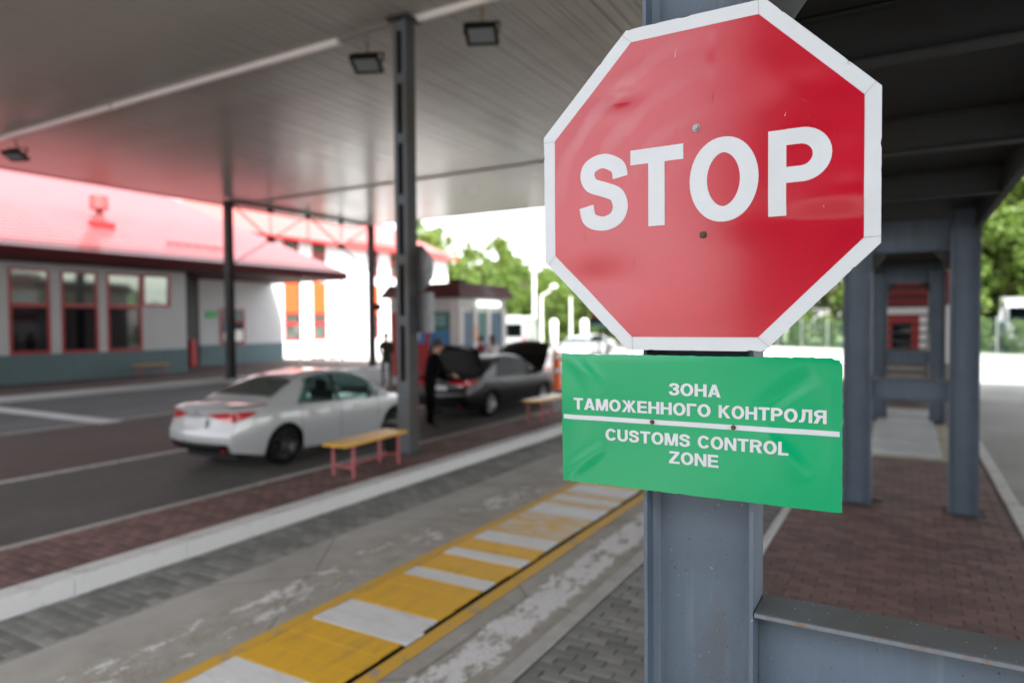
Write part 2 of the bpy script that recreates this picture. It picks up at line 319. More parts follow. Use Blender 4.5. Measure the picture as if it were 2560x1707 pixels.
    l.new(m2.outputs["Result"], b.inputs["Base Color"])
    bp = n.new("ShaderNodeBump"); bp.inputs["Strength"].default_value = 0.35; bp.inputs["Distance"].default_value = 0.006
    hsum = mth('ADD', paint, noise(60, 6)); l.new(hsum, bp.inputs["Height"]); l.new(bp.outputs["Normal"], b.inputs["Normal"])
    return m
SLAB = slab_mat()
# yellow paint border on the slab: flaking
YPAINT = mat("yellow_border_paint", (0.52, 0.30, 0.03), 0.7, col2=(0.26, 0.235, 0.19), vscale=5, thr=(0.34, 0.44), bump=0.2, vdetail=9)

# ------------------------------------------------------------------ mesh helpers
class MB:
    def __init__(s): s.v = []; s.f = []
    def add(s, vs, fs):
        o = len(s.v); s.v += [tuple(p) for p in vs]; s.f += [tuple(o + i for i in q) for q in fs]; return s
    def box(s, x0, x1, y0, y1, z0, z1):
        return s.add([(x0, y0, z0), (x1, y0, z0), (x1, y1, z0), (x0, y1, z0), (x0, y0, z1), (x1, y0, z1), (x1, y1, z1), (x0, y1, z1)],
                     [(3, 2, 1, 0), (4, 5, 6, 7), (0, 1, 5, 4), (1, 2, 6, 5), (2, 3, 7, 6), (3, 0, 4, 7)])
    def obox(s, c, size, m):
        hx, hy, hz = size[0] / 2, size[1] / 2, size[2] / 2; c = Vector(c)
        vs = [c + m @ Vector(p) for p in ((-hx, -hy, -hz), (hx, -hy, -hz), (hx, hy, -hz), (-hx, hy, -hz), (-hx, -hy, hz), (hx, -hy, hz), (hx, hy, hz), (-hx, hy, hz))]
        return s.add(vs, [(3, 2, 1, 0), (4, 5, 6, 7), (0, 1, 5, 4), (1, 2, 6, 5), (2, 3, 7, 6), (3, 0, 4, 7)])
    def bar(s, a, b, w, h=None):
        a, b = Vector(a), Vector(b); d = b - a; L = d.length; h = h or w
        return s.obox((a + b) / 2, (w, h, L), d.to_track_quat('Z', 'Y').to_matrix())
    def cyl(s, a, b, r0, r1=None, n=12, cap=True):
        a, b = Vector(a), Vector(b); r1 = r0 if r1 is None else r1
        q = (b - a).to_track_quat('Z', 'Y').to_matrix(); o = len(s.v)
        for c, r in ((a, r0), (b, r1)):
            for i in range(n):
                t = 2 * math.pi * i / n; s.v.append(tuple(c + q @ Vector((r * math.cos(t), r * math.sin(t), 0))))
        for i in range(n): s.f.append((o + i, o + (i + 1) % n, o + n + (i + 1) % n, o + n + i))
        if cap: s.f.append(tuple(o + i for i in reversed(range(n)))); s.f.append(tuple(o + n + i for i in range(n)))
        return s
    def tube(s, pts, r, n=8):
        for a, b in zip(pts, pts[1:]): s.cyl(a, b, r, r, n)
        return s
    def prism(s, poly, fn, depth):
        """poly 2D list; fn(x,y,t) -> 3D, t 0..depth"""
        n = len(poly); vs = [fn(x, y, 0) for x, y in poly] + [fn(x, y, depth) for x, y in poly]
        fs = [tuple(reversed(range(n))), tuple(range(n, 2 * n))] + [(i, (i + 1) % n, n + (i + 1) % n, n + i) for i in range(n)]
        return s.add(vs, fs)
    def lathe(s, prof, c, ax, n=28):
        c = Vector(c); q = Vector(ax).to_track_quat('Z', 'Y').to_matrix(); o = len(s.v); k = len(prof)
        for i in range(n):
            t = 2 * math.pi * i / n
            for r, z in prof: s.v.append(tuple(c + q @ Vector((r * math.cos(t), r * math.sin(t), z))))
        for i in range(n):
            for j in range(k - 1):
                s.f.append((o + i * k + j, o + ((i + 1) % n) * k + j, o + ((i + 1) % n) * k + j + 1, o + i * k + j + 1))
        return s
    def grid(s, rows, flip=False):
        o = len(s.v); k = len(rows[0])
        for r in rows: s.v += [tuple(p) for p in r]
        for i in range(len(rows) - 1):
            for j in range(k - 1):
                q = (o + i * k + j, o + i * k + j + 1, o + (i + 1) * k + j + 1, o + (i + 1) * k + j)
                s.f.append(tuple(reversed(q)) if flip else q)
        return s
    def ball(s, c, r, n=12, m=8):
        prof = [(max(1e-4, math.sin(math.pi * j / m)), -math.cos(math.pi * j / m)) for j in range(m + 1)]
        r = r if hasattr(r, '__len__') else (r, r, r); o = len(s.v)
        s.lathe(prof, (0, 0, 0), (0, 0, 1), n)
        for i in range(o, len(s.v)):
            p = s.v[i]; s.v[i] = (c[0] + p[0] * r[0], c[1] + p[1] * r[1], c[2] + p[2] * r[2])
        return s
    def mesh(s, name, smooth=False):
        me = bpy.data.meshes.new(name); me.from_pydata(s.v, [], s.f); me.update()
        if smooth:
            for p in me.polygons: p.use_smooth = True
        return me
    def build(s, name, m, parent=None, smooth=False, bevel=0, local=False):
        return mk(name, s.mesh(name, smooth), m, parent, bevel, local)

def wmat(o):
    b = o.matrix_basis
    return wmat(o.parent) @ o.matrix_parent_inverse @ b if o.parent else b
def mk(name, me, m, parent=None, bevel=0, local=False):
    o = bpy.data.objects.new(name, me); C.objects.link(o)
    if m is not None and not me.materials: me.materials.append(m)
    if parent:
        o.parent = parent
        if not local: o.matrix_parent_inverse = wmat(parent).inverted()
    if bevel:
        b = o.modifiers.new("bevel", 'BEVEL'); b.width = bevel; b.segments = 2; b.limit_method = 'ANGLE'
    return o
def tag(o, label=None, cat=None, group=None, kind=None):
    if label: o["label"] = label
    if cat: o["category"] = cat
    if group: o["group"] = group
    if kind: o["kind"] = kind
    return o
def thing(name, label, cat, loc=(0, 0, 0), rz=0, group=None):
    o = bpy.data.objects.new(name, None); C.objects.link(o); o.location = loc; o.rotation_euler = (0, 0, rz)
    o.empty_display_size = 0.2
    return tag(o, label, cat, group)
def structure(o): o["kind"] = "structure"; return o
def copy_tree(o, parent=None):
    c = o.copy(); C.objects.link(c)
    if parent: c.parent = parent; c.matrix_parent_inverse = o.matrix_parent_inverse.copy()
    for ch in o.children: copy_tree(ch, c)
    return c
def sheet(name, x0, x1, y0, y1, z, m, parent=None, nx=1, ny=1):
    b = MB(); b.grid([[(x0 + (x1 - x0) * i / nx, y0 + (y1 - y0) * j / ny, z) for i in range(nx + 1)] for j in range(ny + 1)])
    return b.build(name, m, parent)
def smoothstep(a, b, x):
    t = max(0, min(1, (x - a) / (b - a))); return t * t * (3 - 2 * t)
def interp(pts, x):
    if x <= pts[0][0]: return pts[0][1]
    for (a, b), (c, d) in zip(pts, pts[1:]):
        if x <= c: return b + (d - b) * (x - a) / (c - a)
    return pts[-1][1]
def catmull(pts, k=6, closed=False):
    P = [Vector(p) for p in pts]; out = []
    for i in range(len(P) - 1):
        p0 = P[max(0, i - 1)]; p1 = P[i]; p2 = P[i + 1]; p3 = P[min(len(P) - 1, i + 2)]
        for j in range(k):
            t = j / k; out.append(0.5 * ((2 * p1) + (p2 - p0) * t + (2 * p0 - 5 * p1 + 4 * p2 - p3) * t * t + (3 * p1 - p0 - 3 * p2 + p3) * t ** 3))
    out.append(P[-1]); return out

# ================================================================== THE GROUND
YB, YF = -14.0, 46.0
structure(sheet("ground", -400, 400, -300, 500, -0.03, CONC_L))
structure(sheet("lane_far", -22.75, -16.0, YB, YF, 0.0, LANE_N))
structure(sheet("paved_strip", -16.0, -11.07, YB, YF, 0.0, LANE_R))
structure(sheet("inspection_lane", -11.07, -7.31, YB, YF, 0.0, LANE_G))
structure(sheet("right_lane", 1.13, 14.0, YB, YF + 30, 0.0, LANE_L))
# painted lines
structure(sheet("lane_line", -11.16, -11.0, YB, YF, 0.004, LINE))
structure(sheet("lane_line", -16.08, -15.94, YB, YF, 0.004, LINE))
structure(sheet("stop_line", -22.6, -15.7, 8.62, 9.15, 0.008, mat("stop_line_paint", (0.62, 0.62, 0.64), 0.7, var=0.1)))

def paver_mesh(name, lx, ly, h, ch=0.006):
    b = MB()
    def ring(dx, z): return [(-lx / 2 + dx, -ly / 2 + dx, z), (lx / 2 - dx, -ly / 2 + dx, z), (lx / 2 - dx, ly / 2 - dx, z), (-lx / 2 + dx, ly / 2 - dx, z)]
    vs = ring(0, 0) + ring(0, h - ch) + ring(ch, h)
    fs = [(8, 9, 10, 11)]
    for k in (0, 4):
        for i in range(4): fs.append((k + i, k + (i + 1) % 4, k + 4 + (i + 1) % 4, k + 4 + i))
    b.add(vs, fs); return b
def pave(parent, x0, x1, y0, y1, z, m, lx=0.2, ly=0.1, gap=0.007, nmax=300, blocked=()):
    """running bond of blocks whose tops are at z; the ones showing largest become objects, the rest one part"""
    spots = []
    rows = int((y1 - y0) / ly)
    for j in range(rows):
        y = y0 + (j + 0.5) * ly; off = (j % 2) * lx / 2
        n = int((x1 - x0) / lx) + 2
        for i in range(n):
            a = max(x0, x0 + i * lx - off); b2 = min(x1, x0 + (i + 1) * lx - off)
            if b2 - a < 0.04: continue
            xc = (a + b2) / 2
            if any(q[0] < xc < q[1] and q[2] < y < q[3] for q in blocked): continue
            spots.append((xc, y, b2 - a))
    def score(sp):
        p = proj((sp[0], sp[1], z))
        vis = p is not None and -20 < p[0] < 2580 and 0 < p[1] < 1727
        hid = p is not None and 1600 < p[0] < 1900 and p[1] > 1000
        return (0 if vis and not hid else 1, sp[0] ** 2 + sp[1] ** 2)
    spots.sort(key=score)
    base = paver_mesh("paver", lx - gap, ly - gap, 0.03).mesh("paver"); base.materials.append(m)
    half = paver_mesh("paver_half", lx / 2 - gap, ly - gap, 0.03).mesh("paver_half"); half.materials.append(m)
    rest = MB(); rv = []
    rr = random.Random(int(abs(x0) * 100))
    tb = paver_mesh("t", 1, 1, 0.03)
    for k, (x, y, wd) in enumerate(spots):
        dz = rr.uniform(-0.002, 0.002)
        full = abs(wd - lx) < 0.01; hf = abs(wd - lx / 2) < 0.01
        if k < nmax and (full or hf):
            o = bpy.data.objects.new("paver", base if full else half); C.objects.link(o)
            o.location = (x, y, z - 0.03 + dz); o.rotation_euler = (rr.uniform(-.008, .008), rr.uniform(-.006, .006), rr.uniform(-.006, .006))
            o.parent = parent; o.matrix_parent_inverse = wmat(parent).inverted()
        else:
            pm = paver_mesh("t", wd - gap, ly - gap, 0.03)
            rest.add([(a + x, b + y, c + z - 0.03 + dz) for a, b, c in pm.v], pm.f); rv += [rr.random()] * len(pm.v)
    if rest.v:
        o = rest.build("paver_field", m, parent); o["kind"] = "stuff"
        at = o.data.attributes.new("rnd", 'FLOAT', 'POINT'); at.data.foreach_set("value", rv)

# --- island on the left with the bench and the lattice column
isl = structure(MB().box(-7.20, -6.12, YB, 30, -0.02, 0.135).build("left_island", JOINT))
pave(isl, -7.20, -6.12, -0.6, 15.0, 0.15, PAV_RED)
structure(sheet("island_paving_far", -7.20, -6.12, 15.0, 30, 0.15, LANE_R, None))
def kerb_run(name, x0, x1, z1, m, y0=-2, y1=30, L=1.0, lab=None):
    root = structure(MB().box(x0 + 0.02, x1 - 0.02, YB, y1, -0.06, z1 - 0.02).build(name, m))
    rr = random.Random(3); y = y0; me = {}
    b = MB().box(x0, x1, 0.0008, L - 0.0008, -0.05, z1).mesh("kerb_stone"); b.materials.append(m)
    while y < y1:
        o = bpy.data.objects.new("kerb_stone", b); C.objects.link(o); o.location = (rr.uniform(-.003, .003), y, rr.uniform(-.003, .003))
        o.parent = root; o.matrix_parent_inverse = wmat(root).inverted()
        bv = o.modifiers.new("bevel", 'BEVEL'); bv.width = 0.012; bv.segments = 2
        y += L
    return root
kerb_run("island_kerb", -6.12, -5.88, 0.155, KERB_W)
kerb_run("island_kerb_lane_side", -7.31, -7.20, 0.152, KERB_G)
# --- grey blocks between the kerb and the slab
g1 = structure(sheet("grey_paving_left", -5.90, -5.09, YB, 30, -0.012, JOINT))
pave(g1, -5.87, -5.10, -0.6, 14.0, 0.0, PAV_GREY)
structure(sheet("grey_paving_far", -5.87, -5.10, 14.0, 30, 0.0, LANE_G))
# --- concrete slab with the pit in it
structure(sheet("concrete_slab", -5.10, -3.84, YB, 30, 0.002, SLAB))
structure(sheet("concrete_slab", -3.84, -2.93, 17.4, 30, 0.002, SLAB))
structure(sheet("concrete_slab", -2.93, -2.19, YB, 30, 0.002, SLAB))
structure(MB().box(-2.19, -2.08, YB, 30, -0.05, 0.012).build("concrete_edging", KERB_G))
structure(sheet("yellow_border", -2.925, -2.80, -4, 17.5, 0.006, YPAINT))
structure(sheet("yellow_border", -3.96, -3.842, -4, 17.5, 0.006, YPAINT))
g2 = structure(sheet("grey_paving_right", -2.10, -1.19, YB, 30, -0.012, JOINT))
pave(g2, -2.07, -1.22, 0.2, 12.0, 0.0, PAV_GREY)
structure(sheet("grey_paving_right_far", -2.07, -1.22, 12.0, 30, 0.0, LANE_G))
# --- boarded inspection pit
pit = thing("pit_cover", "long strip of yellow and white painted boards covering the inspection pit", "pit cover", (-3.38, 6, 0))
MB().add([(-3.84, -3, -0.004), (-2.93, -3, -0.004), (-2.93, 17.4, -0.004), (-3.84, 17.4, -0.004)], [(0, 1, 2, 3)]).build("pit_shadow", DARKGAP, pit)
def band_of(y):
    for a, b2, c in ((2.45, 2.95, 'w'), (3.62, 4.04, 'w'), (4.68, 4.88, 'w'), (5.29, 5.47, 'w'), (5.79, 6.09, 'w'), (6.09, 6.94, 'p'), (6.94, 7.35, 'w'), (7.35, 7.59, 'p'), (7.59, 7.8, 'w'), (7.8, 8.03, 'p'), (8.03, 8.45, 'w'), (9.0, 9.4, 'w'), (10.1, 10.5, 'w'), (11.3, 11.7, 'w'), (12.5, 12.9, 'w'), (13.7, 14.1, 'w'), (14.9, 15.3, 'w'), (16.1, 16.5, 'w'), (1.2, 1.6, 'w')):
        if a <= y < b2: return c
    return 'y'
cuts = [-1.0, 1.2, 1.6, 2.45, 2.95, 3.62, 4.04, 4.68, 4.88, 5.29, 5.47, 5.79, 6.09, 6.94, 7.35, 7.59, 7.8, 8.03, 8.45, 9.0, 9.4, 10.1, 10.5, 11.3, 11.7, 12.5, 12.9, 13.7, 14.1, 14.9, 15.3, 16.1, 16.5, 17.3]
for a, b2 in zip(cuts, cuts[1:]):
    n = max(1, round((b2 - a) / 0.205)); c = band_of((a + b2) / 2)
    for i in range(n):
        y0 = a + (b2 - a) * i / n; y1 = a + (b2 - a) * (i + 1) / n
        xr = -2.985 + rnd.uniform(-.012, .008)
        if abs(y0 - 3.62) < .01: xr = -2.945
        zz = 0.010 + rnd.uniform(-.003, .003)
        MB().box(-3.835 + rnd.uniform(-.003, .004), xr, y0 + 0.004, y1 - 0.004, -0.03, zz).build("plank", {'w': WHP, 'y': YEL, 'p': YELP}[c], pit, bevel=0.003)
# --- red-block island on the right under the steel platform
ri = structure(MB().box(-1.14, 1.02, YB, 30, -0.02, 0.03).build("right_island", JOINT))
pave(ri, -1.13, 1.01, 0.2, 12.1, 0.045, PAV_RED, blocked=((-.66, -.32, 1.8, 2.05), (-.66, -.32, 8.9, 9.2), (.39, .72, 8.9, 9.2)))
structure(sheet("right_island_far", -1.13, 1.01, 19.2, 30, 0.045, LANE_R))
kerb_run("right_island_kerb", -1.22, -1.14, 0.05, KERB_W)
kerb_run("right_island_kerb_outer", 1.02, 1.16, 0.05, KERB_W)
structure(MB().box(1.165, 1.55, 9.2, 9.9, 0.0, 0.006).build("white_patch", LINE))
# pale stepped metal plates on the island
structure(MB().box(-.72, .72, 12.25, 19.1, 0.02, 0.05).build("plate_bed", BEIGE))
plates = thing("ramp_plates", "pale ribbed metal plates lying on the red island beyond the second frame", "metal plates", (0, 15, 0.05))
for i, (a, b2) in enumerate(((12.4, 13.25), (13.3, 14.2), (14.25, 15.4), (15.45, 16.8), (16.85, 18.2))):
    p = MB().box(-.52, .50, a, b2, 0.05, 0.085 + 0.012 * i).build("plate", METAL_PL, plates)
    rb = MB()
    for k in range(5):
        yy = a + 0.1 + k * (b2 - a - .2) / 4; rb.box(-.48, .46, yy - .015, yy + .015, 0.0845 + 0.012 * i, 0.094 + 0.012 * i)
    rb.build("rib", METAL_PL, p)
# --- pavement on the far left in front of the office
structure(MB().box(-60, -22.95, YB, 29.5, -0.02, 0.15).build("office_pavement", mat("office_pavement_blocks", (0.10, 0.072, 0.068), 0.8, var=0.25, vscale=2, bump=0.2)))
kerb_run("office_kerb", -22.95, -22.75, 0.16, KERB_W, y0=4, y1=29)

# ================================================================== THE CANOPY
CZ = 7.0
cano = thing("canopy", "wide flat canopy with pale ribbed strip ceiling over the inspection lanes", "canopy", (-8, 8, CZ))
cx0, cx1, cy0, cy1, cys = -23.8, 24.0, -2.2, 25.4, 18.2  # unseen right and rear edges placed to set the light underneath
MB().box(cx0 + .05, cx1 - .05, cy0 + .05, cy1 - .05, CZ + 0.03, CZ + 0.55).build("roof_slab", CEIL_BACK, cano)
P = 0.11
def strip_prof(x, y0, y1, b):
    a, c = x + 0.007, x + P - 0.007
    b.add([(a, y0, CZ + .028), (a + .004, y0, CZ + .003), (a + .012, y0, CZ), (c - .012, y0, CZ), (c - .004, y0, CZ + .003), (c, y0, CZ + .028),
           (a, y1, CZ + .028), (a + .004, y1, CZ + .003), (a + .012, y1, CZ), (c - .012, y1, CZ), (c - .004, y1, CZ + .003), (c, y1, CZ + .028)],
          [(i, i + 6, i + 7, i + 1) for i in range(5)])
pb = MB(); strip_prof(0, cy0, cys, pb); pm = pb.mesh("ceiling_strip"); pm.materials.append(CEIL)
ns = int((-3.0 - cx0) / P)
for i in range(ns):
    o = bpy.data.objects.new("ceiling_strip", pm); C.objects.link(o); o.location = (cx0 + i * P, 0, rnd.uniform(-.0012, .0012)); o.rotation_euler = (0, rnd.uniform(-.002, .002), 0)
    o.parent = cano; o.matrix_parent_inverse = wmat(cano).inverted()
rest = MB(); x = cx0 + ns * P
while x < cx1 - P: strip_prof(x, cy0, cys, rest); x += P
x = cx0
while x < cx1 - P: strip_prof(x, cys + .02, cy1, rest); x += P
rest.build("ceiling_strip_field", CEIL, cano)["kind"] = "stuff"
for nm, q in (("fascia", (cx0 - .02, cx0 + .05, cy0, cy1)), ("fascia", (cx1 - .05, cx1 + .02, cy0, cy1)), ("fascia", (cx0 + .05, cx1 - .05, cy1 - .05, cy1 + .02)), ("fascia", (cx0 + .05, cx1 - .05, cy0 - .02, cy0 + .05))):
    MB().box(*q, CZ - .03, CZ + .6).build(nm, CEIL_RUST, cano)
MB().box(cx0 + .06, cx1 - .06, cys - .05, cys + .07, CZ - .05, CZ + .02).build("cross_trim", CEIL_RUST, cano)

# white light trunkings under the ceiling
def trunk(x0, x1, label):
    y = 8.62; t = thing("light_trunking", label, "ceiling light", ((x0 + x1) / 2, y, CZ - .03), 0, "white light trunkings under the canopy")
    b = MB(); b.prism([(-.055, 0), (-.055, -.05), (-.035, -.085), (.035, -.085), (.055, -.05), (.055, 0)], lambda p, q, d: (x0 + d, y + p, CZ - .012 + q), x1 - x0)
    b.build("housing", TUBE, t)
    for xe in (x0, x1): MB().box(xe - .012, xe + .012, y - .06, y + .06, CZ - .105, CZ - .015).build("end_cap", TUBE, t)
    for i in range(int((x1 - x0) / 1.6) + 1):
        xx = x0 + .3 + i * 1.6
        if xx < x1: MB().box(xx - .012, xx + .012, y - .015, y + .015, CZ - .02, CZ + .01).build("hanger", PIPE_D, t)
trunk(-23.0, -14.98, "long white trunking running out to the canopy edge above the office side")
trunk(-14.86, -8.30, "white ceiling trunking ending just short of the lattice column and black floodlight")
trunk(-6.72, 0.5, "white ceiling trunking running from the lattice column head towards the stop sign")
tag(MB().tube([(-8.25, 8.62, CZ - .05), (-7.0, 8.55, CZ - .05)], .03).build("cable_conduit", PIPE_D), "short dark conduit linking the trunking to the head of the lattice column", "conduit")

def floodlight(x, y, rz, label):
    t = thing("floodlight", label, "floodlight", (x, y, CZ - .02), 0, "black floodlights under the canopy")
    m = Matrix.Rotation(rz, 3, 'Z') @ Matrix.Rotation(R(-22), 3, 'X')
    c = Vector((x, y, CZ - .36))
    b = MB(); h = [(.25, .20, 0.0), (.25, .20, -.055), (.17, .13, .06)]
    ring = lambda sx, sy, z: [c + m @ Vector(p) for p in ((-sx, -sy, z), (sx, -sy, z), (sx, sy, z), (-sx, sy, z))]
    vs = ring(.25, .20, -.06) + ring(.25, .20, 0) + ring(.16, .12, .09)
    fs = [(8, 9, 10, 11)] + [(k + i, k + (i + 1) % 4, k + 4 + (i + 1) % 4, k + 4 + i) for k in (0, 4) for i in range(4)]
    vs2 = ring(.205, .155, -.062); vs3 = ring(.205, .155, -.045)
    b.add(vs + vs2 + vs3, fs + [(i, (i + 1) % 4, 12 + (i + 1) % 4, 12 + i) for i in range(4)] + [(12 + i, 12 + (i + 1) % 4, 16 + (i + 1) % 4, 16 + i) for i in range(4)])
    b.build("housing", BLACKM, t)
    g = MB(); g.add(ring(.20, .15, -.048), [(3, 2, 1, 0)]); g.build("glass", LAMPGLASS, t)
    br = MB()
    for sx in (-.27, .27): br.bar(c + m @ Vector((sx, 0, 0)), c + m @ Vector((sx, 0, .20)), .02, .05)
    br.bar(c + m @ Vector((-.27, 0, .2)), c + m @ Vector((.27, 0, .2)), .05, .02)
    br.build("bracket", BLACKM, t)
    MB().cyl(c + m @ Vector((0, 0, .2)), (c.x, c.y, CZ + .01), .022, .022, 8).build("stem", KNOB, t)
floodlight(-7.98, 8.95, R(25), "black floodlight hanging just left of the lattice column head")
floodlight(-5.66, 8.95, R(25), "black floodlight hanging between the lattice column head and the stop sign")
floodlight(-19.98, 9.0, R(25), "black floodlight under the far end of the trunking by the office roof")

# ------------------------------------------------------------------ lattice column on the island
lc = thing("lattice_column", "tall grey-blue built-up steel column with batten plates standing beside the yellow bench", "column", (-6.83, 8.51, .15))
cx, cyf, cyb = -6.825, 8.40, 8.63
for s in (-1, 1):
    xo = cx + s * .125; xi = cx + s * .045
    b = MB(); b.box(min(xo, xi), max(xo, xi), cyf, cyf + .012, .15, CZ - .1).box(min(xo, xi), max(xo, xi), cyb - .012, cyb, .15, CZ - .1)
    b.box(min(xo, xo - s * .012), max(xo, xo - s * .012), cyf + .0121, cyb - .0121, .15, CZ - .1)
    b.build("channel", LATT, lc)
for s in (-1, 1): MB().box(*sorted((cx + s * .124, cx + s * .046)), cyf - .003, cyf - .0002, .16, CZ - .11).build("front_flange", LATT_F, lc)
MB().box(cx - .0445, cx + .0445, cyf + .04, cyb - .012, .16, CZ - .12).build("shade_core", DARKGAP, lc)  # black filler box standing in for the shade inside the column
for k, zz in enumerate((2.25, 3.2, 4.13, 5.08, 6.0, 6.8)):
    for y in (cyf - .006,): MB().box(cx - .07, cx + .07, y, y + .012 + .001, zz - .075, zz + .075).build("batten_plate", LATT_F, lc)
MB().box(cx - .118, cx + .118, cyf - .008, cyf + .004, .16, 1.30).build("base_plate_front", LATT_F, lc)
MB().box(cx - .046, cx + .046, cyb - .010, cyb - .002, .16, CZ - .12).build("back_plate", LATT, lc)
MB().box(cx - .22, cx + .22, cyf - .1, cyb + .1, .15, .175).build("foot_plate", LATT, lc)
MB().box(cx - .2, cx + .2, cyf - .08, cyb + .08, CZ - .10, CZ - .06).build("head_plate", STEEL_G, lc)
# signs fixed on its far side, seen from behind
sb = thing("road_sign", "back of an octagonal sign fixed behind the lattice column", "sign", (-6.815, 8.68, 3.1))
oc = [(0.40 * math.cos(R(22.5 + 45 * i)), 0.40 * math.sin(R(22.5 + 45 * i))) for i in range(8)]
MB().prism(oc, lambda p, q, d: (-6.815 + p, 8.70 + d, 3.08 + q), .02).build("plate", SIGN_BACK, sb)
MB().box(-7.12, -6.51, 8.648, 8.70, 3.06, 3.10).build("rail", SIGN_BACK, sb)
sb2 = thing("road_sign", "back of a rectangular plate under the octagon on the lattice column", "sign", (-6.82, 8.70, 2.4))
MB().box(-7.19, -6.45, 8.70, 8.72, 2.06, 2.69).build("plate", SIGN_BACK, sb2); MB().box(-7.15, -6.49, 8.648, 8.70, 2.35, 2.39).build("rail", SIGN_BACK, sb2)

# black litter bin against the column
bn = thing("litter_bin", "black litter bin standing behind the bench at the column foot", "bin", (-7.08, 8.6, .15))
b = MB(); prof = [(0.135, 0), (0.15, .45)]
b.prism([(-.15, -.15), (.15, -.15), (.15, .15), (-.15, .15)], lambda p, q, d: (-7.10 + p * (.9 + d * .25), 8.55 + q * (.9 + d * .25), .15 + d), .44); b.build("body", BIN, bn, bevel=.02)
b = MB(); b.box(-7.275, -6.965, 8.385, 8.715, .59, .62).box(-7.25, -6.985, 8.41, 8.69, .6201, .635); b.build("rim", BIN, bn)

# ------------------------------------------------------------------ edge posts with the trussed beam
PX = -22.35
def edge_post(y, label, box=False):
    t = thing("canopy_post", label, "post", (PX, y, .15), 0, "dark posts along the canopy edge")
    b = MB(); b.box(PX - .13, PX + .13, y - .13, y - .115, .15, CZ - .05).box(PX - .13, PX + .13, y + .115, y + .13, .15, CZ - .05).box(PX - .012, PX + .012, y - .1149, y + .1149, .15, CZ - .05)
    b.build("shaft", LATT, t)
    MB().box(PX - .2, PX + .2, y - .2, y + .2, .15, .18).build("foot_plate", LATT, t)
    if box: MB().box(PX + .02, PX + .30, y + .135, y + .35, 2.85, 3.2).build("junction_box", BLACKM, t)
edge_post(17.2, "dark steel canopy post rising behind the white car's boot")
edge_post(25.2, "dark steel canopy post with a junction box at the far end of the trussed beam", True)
tr = thing("trussed_beam", "thin dark trussed beam with diagonal braces between the two canopy posts", "truss", (PX, 21.2, 6.9))
top = CZ - .07
MB().bar((PX, 17.3, top), (PX, 25.1, top), .10, .10).build("top_chord", STEEL_G, tr)
n1, n2 = (PX, 19.2, 5.65), (PX, 23.2, 5.75)
def brace(a, b2, w=.045):
    for s in (-.05, .05):
        MB().bar((a[0] + s, a[1], a[2]), (b2[0] + s, b2[1], b2[2]), w, .012).build("brace", STEEL_G, tr)
brace((PX, 17.35, top - .1), n1); brace(n1, (PX, 21.2, top - .05)); brace((PX, 21.2, top - .05), n2); brace(n2, (PX, 25.05, top - .1))
brace(n1, (PX, 17.3, 4.5)); brace(n2, (PX, 25.1, 4.7))
for y, zz in ((19.2, 5.65), (21.2, 5.7), (23.2, 5.75)): brace((PX, y, top - .05), (PX, y, zz), .02)
for q in (n1, n2): MB().box(PX - .03, PX + .03, q[1] - .19, q[1] + .19, q[2] - .12, q[2] + .12).build("gusset_plate", BLACKM, tr)
for y in (19.2, 21.2, 23.2): MB().box(PX - .03, PX + .03, y - .14, y + .14, top - .16, top - .051).build("gusset_plate", BLACKM, tr)

# ================================================================== STEEL INSPECTION PLATFORM (right)
FX0, FX1 = -0.645, 0.70
plat = thing("inspection_platform", "raised grey steel platform on portal frames above the red-block island", "platform", (0, 6, 0.045))
def hcol(x0, x1, y0, y1, z0, z1, tf=.011, tw=.008):
    """column whose web faces the street: flanges at x0 and x1"""
    ym = (y0 + y1) / 2
    b = MB(); b.box(x0, x0 + tf, y0, y1, z0, z1).box(x1 - tf, x1, y0, y1, z0, z1).box(x0 + tf + .0001, x1 - tf - .0001, ym - tw / 2, ym + tw / 2, z0, z1)
    # weld fillets
    for xx, s in ((x0 + tf, 1), (x1 - tf, -1)):
        b.add([(xx, ym - .02, z0), (xx + s * .018, ym - tw / 2, z0), (xx, ym - .02, z1), (xx + s * .018, ym - tw / 2, z1)], [(0, 1, 3, 2)])
    return b
def hbeam_x(x0, x1, y0, y1, z0, z1, tf=.011, tw=.008):
    ym = (y0 + y1) / 2
    return MB().box(x0, x1, y0, y1, z1 - tf, z1).box(x0, x1, y0, y1, z0, z0 + tf).box(x0, x1, ym - tw / 2, ym + tw / 2, z0 + tf + .0001, z1 - tf - .0001)
frames = [(1.86, 1.43), (8.95, 1.53), (16.5, 1.55)]
for k, (y, rz) in enumerate(frames):
    y1 = y + .145
    for x0, x1 in ((FX0, FX0 + .30), (FX1 - .28, FX1)):
        hcol(x0, x1, y, y1, .02, 3.42).build("column", STEEL, plat, bevel=.002 if k == 0 else 0)
    # rail
    if True:
        r = hbeam_x(FX0 + .302, FX1 - .282, y, y1, rz - .25, rz).build("rail", STEEL, plat, bevel=.002 if k == 0 else 0)
        MB().box(FX0 + .304, FX1 - .284, y + .002, y1 - .002, rz + .0005, rz + .002).build("dust_layer", STEEL_D, r)
        MB().box(FX0 + .304, FX1 - .284, y - .0015, y - .0002, rz - .011, rz - .0005).build("rusty_lip", RUST, r)
    zb = 3.10 if k == 0 else 2.97
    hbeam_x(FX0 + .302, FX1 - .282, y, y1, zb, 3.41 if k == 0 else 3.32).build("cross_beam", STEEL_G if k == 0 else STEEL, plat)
    for s, xx in ((1, FX0 + .302), (-1, FX1 - .282)):
        MB().prism([(0, 0), (.16, 0), (0, -.22)], lambda p, q, d, s=s, xx=xx: (xx + s * p, y + .06 + d, zb - .001 + q), .03).build("haunch", STEEL_G, plat)
